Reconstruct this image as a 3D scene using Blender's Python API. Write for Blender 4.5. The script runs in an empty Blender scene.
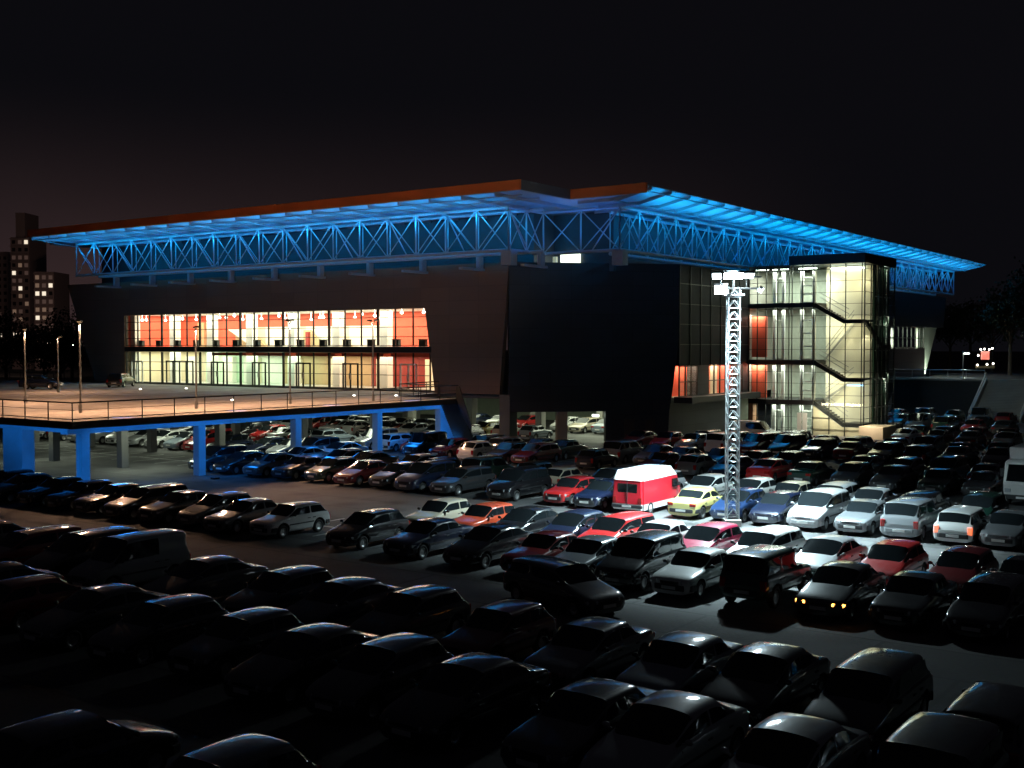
import bpy, bmesh, math, random
from mathutils import Vector, Matrix
rng = random.Random(11)
R = math.radians
sc = bpy.context.scene
col = sc.collection
PI = math.pi

# ------------------------------------------------------------------ camera model
# world x = along the main front of the arena, world y = into the site, arena corner at (0,0)
CU, CV, CH, F = 57.59, -80.17, 8.5, 1150.0
SA, CA = math.sin(R(35.53)), math.cos(R(35.53))
PITCH = math.atan(38/1150)
def project(u, v, z):
    X = (u-CU)*CA+(v-CV)*SA
    Y = -(u-CU)*SA+(v-CV)*CA
    d = Y*math.cos(PITCH)-(z-CH)*math.sin(PITCH)
    up = Y*math.sin(PITCH)+(z-CH)*math.cos(PITCH)
    return 512+F*X/d, 384-F*up/d, d
def u_at(px, v, z=.7):
    """x coordinate in a row (fixed y) whose bearing from the camera is px"""
    lo, hi = -90., 140.
    for _ in range(50):
        m = (lo+hi)/2
        X = (m-CU)*CA+(v-CV)*SA; Y = -(m-CU)*SA+(v-CV)*CA
        if Y <= 0 or project(m, v, z)[0] > px: hi = m
        else: lo = m
    return lo
def ground_at(px, depth):
    X = (px-512)/F*depth
    return CU+X*CA-depth*SA, CV+X*SA+depth*CA

cam = bpy.data.cameras.new('camera'); co = bpy.data.objects.new('camera', cam); col.objects.link(co)
co.location = (CU, CV, CH); co.rotation_euler = (PI/2-PITCH, 0, R(35.53))
cam.sensor_width = 36; cam.lens = F/1024*36; cam.clip_end = 5000; cam.clip_start = .2
sc.camera = co

# ------------------------------------------------------------------ materials
def mat(name, c, rough=.6, metal=0., emit=None, estr=0., noise=0., nscale=3., bump=0., spec=.5, coat=0.):
    m = bpy.data.materials.new(name); m.use_nodes = True
    nt = m.node_tree; b = nt.nodes['Principled BSDF']
    b.inputs['Base Color'].default_value = (*c, 1)
    b.inputs['Roughness'].default_value = rough; b.inputs['Metallic'].default_value = metal
    b.inputs['Specular IOR Level'].default_value = spec
    b.inputs['Coat Weight'].default_value = coat; b.inputs['Coat Roughness'].default_value = .06
    if emit:
        b.inputs['Emission Color'].default_value = (*emit, 1); b.inputs['Emission Strength'].default_value = estr
    if noise or bump:
        tc = nt.nodes.new('ShaderNodeTexCoord'); n = nt.nodes.new('ShaderNodeTexNoise')
        n.inputs['Scale'].default_value = nscale; n.inputs['Detail'].default_value = 6
        nt.links.new(tc.outputs['Object'], n.inputs['Vector'])
        if noise:
            mx = nt.nodes.new('ShaderNodeMix'); mx.data_type = 'RGBA'
            mx.inputs['A'].default_value = (*[x*(1-noise) for x in c], 1)
            mx.inputs['B'].default_value = (*[min(1, x*(1+noise)) for x in c], 1)
            nt.links.new(n.outputs['Fac'], mx.inputs['Factor']); nt.links.new(mx.outputs['Result'], b.inputs['Base Color'])
        if bump:
            bp = nt.nodes.new('ShaderNodeBump'); bp.inputs['Strength'].default_value = bump
            nt.links.new(n.outputs['Fac'], bp.inputs['Height']); nt.links.new(bp.outputs['Normal'], b.inputs['Normal'])
    return m
def emission(name, c, s):
    return mat(name, (.8, .8, .8), .5, emit=c, estr=s)
def panel_mat(name, c, bw, bh, rough=.55, joint=.5, var=.25, metal=0.):
    """large cladding panels with joints, laid out in the wall's own local x/z (object coordinates)"""
    m = bpy.data.materials.new(name); m.use_nodes = True; nt = m.node_tree; b = nt.nodes['Principled BSDF']
    tc = nt.nodes.new('ShaderNodeTexCoord'); sx = nt.nodes.new('ShaderNodeSeparateXYZ'); cx = nt.nodes.new('ShaderNodeCombineXYZ')
    ad = nt.nodes.new('ShaderNodeMath'); ad.operation = 'ADD'
    nt.links.new(tc.outputs['Object'], sx.inputs[0]); nt.links.new(sx.outputs[0], ad.inputs[0]); nt.links.new(sx.outputs[1], ad.inputs[1])
    nt.links.new(ad.outputs[0], cx.inputs[0]); nt.links.new(sx.outputs[2], cx.inputs[1])
    bt = nt.nodes.new('ShaderNodeTexBrick'); bt.offset = 0
    bt.inputs['Scale'].default_value = 1; bt.inputs['Brick Width'].default_value = bw; bt.inputs['Row Height'].default_value = bh
    bt.inputs['Mortar Size'].default_value = .025
    bt.inputs['Color1'].default_value = (*[x*(1-var) for x in c], 1); bt.inputs['Color2'].default_value = (*[x*(1+var) for x in c], 1)
    bt.inputs['Mortar'].default_value = (*[x*joint for x in c], 1)
    nt.links.new(cx.outputs[0], bt.inputs['Vector']); nt.links.new(bt.outputs['Color'], b.inputs['Base Color'])
    b.inputs['Roughness'].default_value = rough; b.inputs['Metallic'].default_value = metal
    return m
def glass_mat(name, tint=(.86, .92, .9), refl=1.0):
    m = bpy.data.materials.new(name); m.use_nodes = True; nt = m.node_tree
    nt.nodes.remove(nt.nodes['Principled BSDF']); out = nt.nodes['Material Output']
    t = nt.nodes.new('ShaderNodeBsdfTransparent'); t.inputs[0].default_value = (*tint, 1)
    g = nt.nodes.new('ShaderNodeBsdfGlossy'); g.inputs['Roughness'].default_value = .03
    lw = nt.nodes.new('ShaderNodeLayerWeight'); lw.inputs['Blend'].default_value = .5
    pw = nt.nodes.new('ShaderNodeMath'); pw.operation = 'POWER'; pw.inputs[1].default_value = 4; nt.links.new(lw.outputs['Facing'], pw.inputs[0])
    fr = nt.nodes.new('ShaderNodeMath'); fr.operation = 'MULTIPLY_ADD'; fr.inputs[1].default_value = .75; fr.inputs[2].default_value = .04; nt.links.new(pw.outputs[0], fr.inputs[0])
    mx = nt.nodes.new('ShaderNodeMixShader')
    nt.links.new(fr.outputs[0], mx.inputs[0]); nt.links.new(t.outputs[0], mx.inputs[1]); nt.links.new(g.outputs[0], mx.inputs[2])
    nt.links.new(mx.outputs[0], out.inputs[0])
    return m

M = {}
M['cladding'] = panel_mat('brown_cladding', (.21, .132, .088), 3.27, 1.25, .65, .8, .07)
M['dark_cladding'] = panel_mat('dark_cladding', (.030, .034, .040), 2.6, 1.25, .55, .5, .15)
M['concrete'] = mat('concrete', (.32, .31, .28), .85, noise=.25, nscale=.6, bump=.1)
M['dark_concrete'] = mat('dark_concrete', (.12, .12, .115), .85, noise=.3, nscale=.5)
M['deck_edge'] = mat('deck_edge', (.10, .08, .07), .8, noise=.2)
M['steel'] = mat('painted_truss_steel', (.45, .48, .52), .4, .3, noise=.1)
M['soffit'] = mat('roof_soffit_metal', (.5, .52, .54), .45, .2, noise=.12, nscale=.4)
M['roof'] = mat('roof_sheet', (.12, .12, .13), .6)
M['orange'] = mat('orange_fascia', (.80, .20, .06), .5, noise=.15, nscale=.3)
M['blue_paint'] = mat('pale_concrete_beam', (.5, .52, .55), .7, noise=.2, nscale=1.2)
M['black'] = mat('black_metal', (.012, .012, .014), .45)
M['dark_metal'] = mat('dark_metal', (.03, .032, .035), .45, .4)
M['grey_metal'] = mat('grey_metal', (.35, .36, .36), .4, .7, noise=.1)
M['galv'] = mat('galvanised_steel', (.55, .57, .58), .35, .75, noise=.15, nscale=6)
M['white_wall'] = mat('white_plaster', (.78, .76, .70), .7, noise=.06)
M['cream_wall'] = mat('cream_plaster', (.70, .62, .46), .7, noise=.1)
M['tan_wall'] = mat('tan_plaster', (.52, .36, .2), .7, noise=.1)
M['green_lit_wall'] = mat('green_lit_panel', (.55, .74, .55), .6, noise=.1)  # green-tinted foyer light put into the wall colour
M['red_wall'] = mat('red_panel', (.76, .12, .065), .6, noise=.1, nscale=.7)
M['dark_red'] = mat('dark_red_panel', (.32, .035, .03), .6, noise=.1)
M['floor_tile'] = mat('hall_floor', (.4, .4, .38), .3)
M['globe'] = emission('globe_lamp_glass', (1, .93, .75), 9)
M['tube'] = emission('fluorescent_tube', (.86, 1, .82), 10)
M['frame'] = mat('dark_window_frame', (.02, .025, .022), .4, .3)
M['white_frame'] = mat('white_window_frame', (.75, .77, .75), .4)
M['glass'] = glass_mat('clear_facade_glass')
M['plain_dark_glass'] = mat('unlit_glass', (.012, .018, .022), .38, spec=.35)
M['dark_green'] = mat('dark_green_panel', (.1, .2, .14), .6)  # one even dark green
# ------------------------------------------------------------------ mesh helpers
class MB:
    def __init__(s): s.bm = bmesh.new(); s.mi = 0
    def _f(s, vs):
        try: f = s.bm.faces.new(vs); f.material_index = s.mi; return f
        except ValueError: return None
    def box(s, x0, y0, z0, x1, y1, z1, bev=0, mtx=None):
        if x0 > x1: x0, x1 = x1, x0
        if y0 > y1: y0, y1 = y1, y0
        if z0 > z1: z0, z1 = z1, z0
        P = [(x0,y0,z0),(x1,y0,z0),(x1,y1,z0),(x0,y1,z0),(x0,y0,z1),(x1,y0,z1),(x1,y1,z1),(x0,y1,z1)]
        if mtx: P = [mtx @ Vector(p) for p in P]
        V = [s.bm.verts.new(p) for p in P]
        fs = [s._f([V[i] for i in q]) for q in ((0,3,2,1),(4,5,6,7),(0,1,5,4),(1,2,6,5),(2,3,7,6),(3,0,4,7))]
        if bev:
            es = list({e for f in fs for e in f.edges})
            r = bmesh.ops.bevel(s.bm, geom=es, offset=bev, segments=2, affect='EDGES', profile=.5)
            for f in r['faces']: f.material_index = s.mi
        return s
    def prism(s, pts, axis, a, b):
        """polygon given in two axes, pushed along the third; axis 'y': pts are (x,z); 'x': (y,z); 'z': (x,y)"""
        def m(p, t):
            return (p[0], t, p[1]) if axis == 'y' else (t, p[0], p[1]) if axis == 'x' else (p[0], p[1], t)
        A = [s.bm.verts.new(m(p, a)) for p in pts]; B = [s.bm.verts.new(m(p, b)) for p in pts]
        s._f(A); s._f(B[::-1]); n = len(pts)
        for i in range(n): s._f([A[i], B[i], B[(i+1) % n], A[(i+1) % n]])
        return s
    def wall(s, p0, p1, pts, t0, t1):
        """polygon (run, height) on the vertical plane from p0 to p1, thickness from t0 to t1 along its left normal"""
        d = Vector((p1[0]-p0[0], p1[1]-p0[1], 0)).normalized(); n = Vector((-d.y, d.x, 0)); o = Vector((p0[0], p0[1], 0))
        A = [s.bm.verts.new(o+d*a+n*t0+Vector((0,0,z))) for a, z in pts]
        B = [s.bm.verts.new(o+d*a+n*t1+Vector((0,0,z))) for a, z in pts]
        s._f(A); s._f(B[::-1]); k = len(pts)
        for i in range(k): s._f([A[i], B[i], B[(i+1) % k], A[(i+1) % k]])
        return s
    def tube(s, a, b, r, n=6, r2=None, caps=True):
        a, b = Vector(a), Vector(b); r2 = r if r2 is None else r2
        d = (b-a).normalized(); x = d.orthogonal().normalized(); y = d.cross(x)
        A = []; B = []
        for i in range(n):
            t = 2*PI*(i+.5)/n; w = x*math.cos(t)+y*math.sin(t)
            A.append(s.bm.verts.new(a+w*r)); B.append(s.bm.verts.new(b+w*r2))
        for i in range(n): s._f([A[i], A[(i+1) % n], B[(i+1) % n], B[i]])
        if caps: s._f(A[::-1]); s._f(B)
        return s
    def ball(s, c, r, sub=2, sq=(1,1,1)):
        k = bmesh.ops.create_icosphere(s.bm, subdivisions=sub, radius=r)
        for v in k['verts']: v.co = Vector((v.co.x*sq[0]+c[0], v.co.y*sq[1]+c[1], v.co.z*sq[2]+c[2]))
        for f in {f for v in k['verts'] for f in v.link_faces}: f.material_index = s.mi; f.smooth = True
        return s
    def quad(s, *p):
        s._f([s.bm.verts.new(q) for q in p]); return s
    def build(s, name, mats, parent=None, loc=None, smooth=False):
        bmesh.ops.recalc_face_normals(s.bm, faces=s.bm.faces)
        me = bpy.data.meshes.new(name); s.bm.to_mesh(me); s.bm.free()
        for m in (mats if isinstance(mats, (list, tuple)) else [mats]): me.materials.append(m)
        if smooth:
            for p in me.polygons: p.use_smooth = True
        o = bpy.data.objects.new(name, me); col.objects.link(o)
        if parent: o.parent = parent
        if loc: o.location = loc
        return o
def tag(o, label=None, cat=None, group=None, kind=None):
    for k, v in (('label', label), ('category', cat), ('group', group), ('kind', kind)):
        if v: o[k] = v
    return o
def empty(name, loc=(0,0,0), rz=0, **k):
    o = bpy.data.objects.new(name, None); col.objects.link(o); o.location = loc; o.rotation_euler = (0,0,rz)
    o.empty_display_size = .3
    return tag(o, **k)
KIDS = {}
def copy_tree(o, parent=None):
    c = o.copy(); col.objects.link(c)
    if parent: c.parent = parent
    for ch in o.children: copy_tree(ch, c)
    return c
def area(name, loc, size, power, color, direction=(0,0,-1), parent=None, spread=PI):
    l = bpy.data.lights.new(name, 'AREA'); l.shape = 'RECTANGLE'; l.size, l.size_y = size
    l.energy = power; l.color = color; l.spread = spread
    o = bpy.data.objects.new(name, l); col.objects.link(o); o.location = loc
    d = Vector(direction).normalized()
    up = 'Y' if abs(d.z) < .999 else 'Y'
    o.rotation_euler = d.to_track_quat('-Z', up).to_euler()
    if parent: o.parent = parent
    return o
def area_x(name, loc, size, power, color, direction, parent=None, spread=PI, along=(1,0,0)):
    """rectangle lamp whose long side lies on a given horizontal direction"""
    o = area(name, loc, size, power, color, direction, parent, spread)
    z = -Vector(direction).normalized(); x = Vector(along); x = (x-z*x.dot(z)).normalized(); y = z.cross(x)
    o.rotation_euler = Matrix((x, y, z)).transposed().to_euler()
    return o
def spot(name, loc, target, power, color, cone, blend=.8, radius=.15, parent=None):
    l = bpy.data.lights.new(name, 'SPOT'); l.energy = power; l.color = color; l.spot_size = R(cone); l.spot_blend = blend
    l.shadow_soft_size = radius
    o = bpy.data.objects.new(name, l); col.objects.link(o); o.location = loc
    o.rotation_euler = (Vector(target)-Vector(loc)).to_track_quat('-Z', 'Y').to_euler()
    if parent: o.parent = parent
    return o
# ------------------------------------------------------------------ cars
def paint_mat():
    m = bpy.data.materials.new('car_paint'); m.use_nodes = True; nt = m.node_tree; b = nt.nodes['Principled BSDF']
    oi = nt.nodes.new('ShaderNodeObjectInfo'); tc = nt.nodes.new('ShaderNodeTexCoord'); n = nt.nodes.new('ShaderNodeTexNoise')
    n.inputs['Scale'].default_value = 5; n.inputs['Detail'].default_value = 8
    mr = nt.nodes.new('ShaderNodeMapRange'); mr.inputs['To Min'].default_value = .24; mr.inputs['To Max'].default_value = .46
    nt.links.new(tc.outputs['Object'], n.inputs['Vector']); nt.links.new(n.outputs['Fac'], mr.inputs['Value'])
    nt.links.new(mr.outputs[0], b.inputs['Roughness']); nt.links.new(oi.outputs['Color'], b.inputs['Base Color'])
    n2 = nt.nodes.new('ShaderNodeTexNoise'); n2.inputs['Scale'].default_value = 38; n2.inputs['Detail'].default_value = 3
    bp = nt.nodes.new('ShaderNodeBump'); bp.inputs['Strength'].default_value = .05; bp.inputs['Distance'].default_value = .01
    nt.links.new(tc.outputs['Object'], n2.inputs['Vector']); nt.links.new(n2.outputs['Fac'], bp.inputs['Height']); nt.links.new(bp.outputs[0], b.inputs['Coat Normal']); nt.links.new(bp.outputs[0], b.inputs['Normal'])
    b.inputs['Specular IOR Level'].default_value = .25; b.inputs['Coat IOR'].default_value = 1.85
    b.inputs['Coat Weight'].default_value = 1.0; b.inputs['Coat Roughness'].default_value = .05
    return m
MP = paint_mat()
MG = mat('car_window_glass', (.010, .013, .015), .07, spec=.55)
MA = mat('wheel_arch_dark', (.01, .01, .01), .9)
MT = mat('tyre_rubber', (.02, .02, .02), .8)
MR = mat('wheel_rim', (.5, .5, .5), .35, .8)
MTR = mat('black_car_trim', (.03, .03, .032), .55)
MH = mat('headlamp_glass', (.62, .65, .68), .12, .3, coat=.8)
ML = mat('tail_lamp_red', (.35, .012, .01), .2, coat=.6)
MPL = mat('number_plate', (.75, .75, .72), .5)
MAMB = emission('amber_lamp_lit', (1, .36, .06), 7)
MTAIL = emission('tail_lamp_lit', (1, .14, .02), 1.1)

SPEC = {
 'hatchback':     dict(L=3.85,W=1.64,H=1.43,hf=.72,hc=.95,xc=.92,xw=.22,xrr=-1.32,xrb=-1.74,zt=.95,te=.86,crown=.035,pb=1),
 'old_hatchback': dict(L=3.7,W=1.58,H=1.38,hf=.77,hc=.90,xc=.72,xw=.2,xrr=-1.28,xrb=-1.72,zt=.9,te=.84,crown=.02,pb=0),
 'saloon':        dict(L=4.3,W=1.67,H=1.38,hf=.76,hc=.92,xc=.95,xw=.35,xrr=-.85,xrb=-1.32,zt=.95,te=.92,crown=.025,pb=0),
 'round_saloon':  dict(L=4.4,W=1.71,H=1.42,hf=.70,hc=.95,xc=1.08,xw=.3,xrr=-.85,xrb=-1.56,zt=.99,te=.9,crown=.04,pb=1),
 'estate':        dict(L=4.45,W=1.7,H=1.45,hf=.72,hc=.95,xc=1.05,xw=.42,xrr=-1.84,xrb=-2.08,zt=.95,te=.88,crown=.03,pb=0),
 'people_carrier':dict(L=4.3,W=1.76,H=1.66,hf=.78,hc=1.05,xc=1.25,xw=.45,xrr=-1.74,xrb=-2.0,zt=1.05,te=.92,crown=.04,pb=1),
 'off_roader':    dict(L=4.1,W=1.74,H=1.76,hf=.97,hc=1.06,xc=.76,xw=.42,xrr=-1.84,xrb=-1.94,zt=1.1,te=1.0,crown=.02,pb=0,zb=.36,wr=.36),
 'delivery_van':  dict(L=4.1,W=1.7,H=1.83,hf=.8,hc=1.05,xc=1.2,xw=.62,xrr=-1.88,xrb=-1.96,zt=1.1,te=.98,crown=.04,pb=0,panel=1),
}
KIND_NAME = {'hatchback':'hatchback_car','old_hatchback':'hatchback_car','saloon':'saloon_car','round_saloon':'saloon_car','estate':'estate_car',
             'people_carrier':'people_carrier','off_roader':'off_roader','delivery_van':'delivery_van'}

def body_mesh(sp):
    L, W, H = sp['L'], sp['W'], sp['H']; w = W/2; zb0 = sp.get('zb', .2); panel = sp.get('panel')
    hl = L/2; hf, hc, xc, xw, xrr, xrb, zt, te, cr = (sp[k] for k in ('hf','hc','xc','xw','xrr','xrb','zt','te','crown'))
    xm = (xw+xrr)/2-.05
    wr = w*(.84 if H > 1.6 else .77)
    def plain(x, t, k):
        ww = w*k; zm = zb0+(t-zb0)*.55
        return x, [(0,zb0),(.82*ww,zb0),(.97*ww,zb0+.09),(ww,zm),(.985*ww,t-.09),(.93*ww,t-.025),(.78*ww,t),(.5*ww,t+.015),(0,t+.025)]
    def green(x, zb, h):
        zm = zb0+(zb-zb0)*.55
        return x, [(0,zb0),(.82*w,zb0),(.98*w,zb0+.09),(w,zm),(.985*w,zb-.07),(.93*w,zb+.01),(wr+.035,h-.085),(wr-.07,h-.008),(0,h+cr)]
    def beltz(x): return hc+(zt-hc)*(xc-x)/(xc-xrb)
    S = [plain(hl, hf-.13, .80), plain(hl-.13, hf, .94), plain((hl+xc)/2, hf*.4+hc*.6-.03, 1.0), plain(xc, hc, 1.0),
         green(xw, beltz(xw), H-.035), green(xm, beltz(xm), H), green(xrr, beltz(xrr), H-.03),
         plain(xrb, zt, 1.0), plain((xrb-hl)/2-.04, (zt+te)/2+.02, .985) if xrb+hl > .5 else plain(xrb-.05, zt-.03, .985), plain(-hl+.09, te, .94), plain(-hl, te-.13, .84)]
    if xrb+hl < .5:                      # hatch: the tail drops straight from the rear window
        S[8] = plain(-hl+.10, zt-.06, .97); S[9] = plain(-hl+.04, te-.1, .95); S[10] = plain(-hl, te-.22, .86)
    bm = bmesh.new(); cl = bm.edges.layers.float.new('crease_edge'); vl = bm.verts.layers.float.new('crease_vert')
    rows = []
    for x, pts in S:
        up = [bm.verts.new((x, y, z)) for y, z in pts]
        dn = [up[0]]+[bm.verts.new((x, -y, z)) for y, z in pts[1:-1]]+[up[-1]]
        rows.append((up, dn))
    F_ = {}
    for i in range(len(rows)-1):
        for sd in (0, 1):
            a, b = rows[i][sd], rows[i+1][sd]
            for j in range(8): F_[i, sd, j] = bm.faces.new([a[j], a[j+1], b[j+1], b[j]])
    for i in (0, len(rows)-1):
        a, b = rows[i]
        for j in range(8):
            vs = [a[j], a[j+1]]
            if j+1 != 8: vs.append(b[j+1])
            if j != 0: vs.append(b[j])
            bm.faces.new(vs)
    for f in bm.faces: f.material_index = 0; f.smooth = True
    def glaze(keys, mi, th):
        fs = [F_[k] for k in keys]
        bmesh.ops.inset_region(bm, faces=fs, thickness=th, use_even_offset=(mi != 2), depth=-.006)
        for f in fs: f.material_index = mi
        es = {e for f in fs for e in f.edges if sum(g in fs for g in e.link_faces) == 1}
        for e in es: e[cl] = 1.0
        cnt = {}
        for e in es:
            for v in e.verts: cnt.setdefault(v, []).append(e)
        for v, ee in cnt.items():
            if len(ee) == 2:
                d0 = (ee[0].other_vert(v).co-v.co).normalized(); d1 = (ee[1].other_vert(v).co-v.co).normalized()
                if d0.dot(d1) > -.85: v[vl] = .62
    glaze([(3, s, j) for s in (0, 1) for j in (6, 7)], 1, .035)
    glaze([(6, s, j) for s in (0, 1) for j in (6, 7)], 2, .05)
    for s in (0, 1):
        glaze([(3, s, 5), (4, s, 5)], 3+s, .03)
        if not panel: glaze([(5, s, 5), (6, s, 5)], 3+s, .035)
    for i, (up, dn) in enumerate(rows[:-1]):                     # crease along the belt line
        for sd in (0, 1):
            for e in rows[i][sd][5].link_edges:
                if e.other_vert(rows[i][sd][5]) in rows[i+1][sd]: e[cl] = max(e[cl], .6)
            for e in rows[i][sd][6].link_edges:
                if e.other_vert(rows[i][sd][6]) in rows[i+1][sd]: e[cl] = max(e[cl], .5)
    for r_ in (rows[0], rows[-1]):
        vs = set(r_[0])|set(r_[1])
        for e in bm.edges:
            if e.verts[0] in vs and e.verts[1] in vs: e[cl] = max(e[cl], .5)
    bmesh.ops.recalc_face_normals(bm, faces=bm.faces)
    me = bpy.data.meshes.new('tmp'); bm.to_mesh(me); bm.free()
    for m in (MP, MG, MG, MG, MG, MA): me.materials.append(m)
    o = bpy.data.objects.new('tmp', me); col.objects.link(o)
    md = o.modifiers.new('s', 'SUBSURF'); md.levels = md.render_levels = 2
    r = sp.get('wr', .3)
    c = MB()
    for x in (hl-.74, -hl+.78):
        for s in (-1, 1): c.tube((x, s*(w-.3), r+.02), (x, s*(w+.15), r+.02), r+.07, 20)
    c.mi = 0
    cut = c.build('tmp_cut', [MP, MG, MG, MG, MG, MA])
    for p in cut.data.polygons: p.material_index = 5
    bo = o.modifiers.new('b', 'BOOLEAN'); bo.object = cut; bo.operation = 'DIFFERENCE'; bo.solver = 'EXACT'; bo.use_hole_tolerant = True; bo.use_self = True
    dg = bpy.context.evaluated_depsgraph_get()
    ev = o.evaluated_get(dg); full = bpy.data.meshes.new_from_object(ev, depsgraph=dg)
    bpy.data.objects.remove(o); bpy.data.objects.remove(cut)
    return full
def split(full, idx, name, mats):
    bm = bmesh.new(); bm.from_mesh(full)
    bmesh.ops.delete(bm, geom=[f for f in bm.faces if f.material_index not in idx], context='FACES')
    for f in bm.faces: f.material_index = 1 if f.material_index == 5 else 0
    me = bpy.data.meshes.new(name); bm.to_mesh(me); bm.free()
    for m in mats: me.materials.append(m)
    return me

def strip(pts, z0, z1, th):
    """bumper: a bent bar following plan points"""
    b = MB()
    prev = None
    for i, p in enumerate(pts):
        q0 = Vector((*pts[max(0, i-1)], 0)); q1 = Vector((*pts[min(len(pts)-1, i+1)], 0)); d = (q1-q0).normalized(); n = Vector((d.y, -d.x, 0))
        P = Vector((*p, 0))
        ring = [b.bm.verts.new(P+n*a+Vector((0,0,z))) for a, z in ((-th, z0), (th*.8, z0), (th, z0+.03), (th, z1-.03), (th*.7, z1), (-th, z1))]
        if prev:
            for k in range(6): b._f([prev[k], prev[(k+1) % 6], ring[(k+1) % 6], ring[k]])
        else: b._f(ring)
        prev = ring
    b._f(prev[::-1])
    return b
def wheel_parts(r):
    t = MB(); n = 24; wd = .1
    prof = [(r*.62, -wd), (r*.93, -wd), (r, -wd*.65), (r, wd*.65), (r*.93, wd), (r*.62, wd)]
    rings = [[t.bm.verts.new((math.cos(2*PI*i/n)*a, y, math.sin(2*PI*i/n)*a)) for i in range(n)] for a, y in prof]
    for k in range(6):
        A, B = rings[k], rings[(k+1) % 6]
        for i in range(n): t._f([A[i], A[(i+1) % n], B[(i+1) % n], B[i]])
    rim = MB()
    rings = [[rim.bm.verts.new((math.cos(2*PI*i/n)*a, y, math.sin(2*PI*i/n)*a)) for i in range(n)] for a, y in ((r*.63, -wd*.9), (r*.63, wd*.85), (r*.5, wd*.75), (r*.42, wd*.35), (r*.2, wd*.55), (r*.04, wd*.6))]
    for k in range(5):
        A, B = rings[k], rings[k+1]
        for i in range(n):
            rim._f([A[i], A[(i+1) % n], B[(i+1) % n], B[i]])
    rim._f(rings[-1])
    return t, rim
PROTO = {}; FLAT = {}
def finish(root, key):
    """the one-mesh version of a finished prototype, for cars far away"""
    bm = bmesh.new(); mats = []
    def add(o, mw):
        if o.type == 'MESH':
            b2 = bmesh.new(); b2.from_mesh(o.data); b2.transform(mw)
            mp = []
            for m in o.data.materials:
                if m not in mats: mats.append(m)
                mp.append(mats.index(m))
            for f in b2.faces: f.material_index = mp[f.material_index]
            tmp = bpy.data.meshes.new('t'); b2.to_mesh(tmp); b2.free(); bm.from_mesh(tmp); bpy.data.meshes.remove(tmp)
        for c in o.children: add(c, mw @ c.matrix_basis)
    add(root, Matrix())
    me = bpy.data.meshes.new(root.name); bm.to_mesh(me); bm.free()
    for m in mats: me.materials.append(m)
    FLAT[key] = me; PROTO[key] = root
def wheels(root, r, xs, y):
    for x in xs:
        for s in (-1, 1):
            t, rim = wheel_parts(r)
            ty = t.build('wheel', MT, root, (x, s*y, r), smooth=True)
            if s < 0: ty.rotation_euler = (0, 0, PI)
            rim.build('rim', MR, ty, smooth=True)
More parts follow.
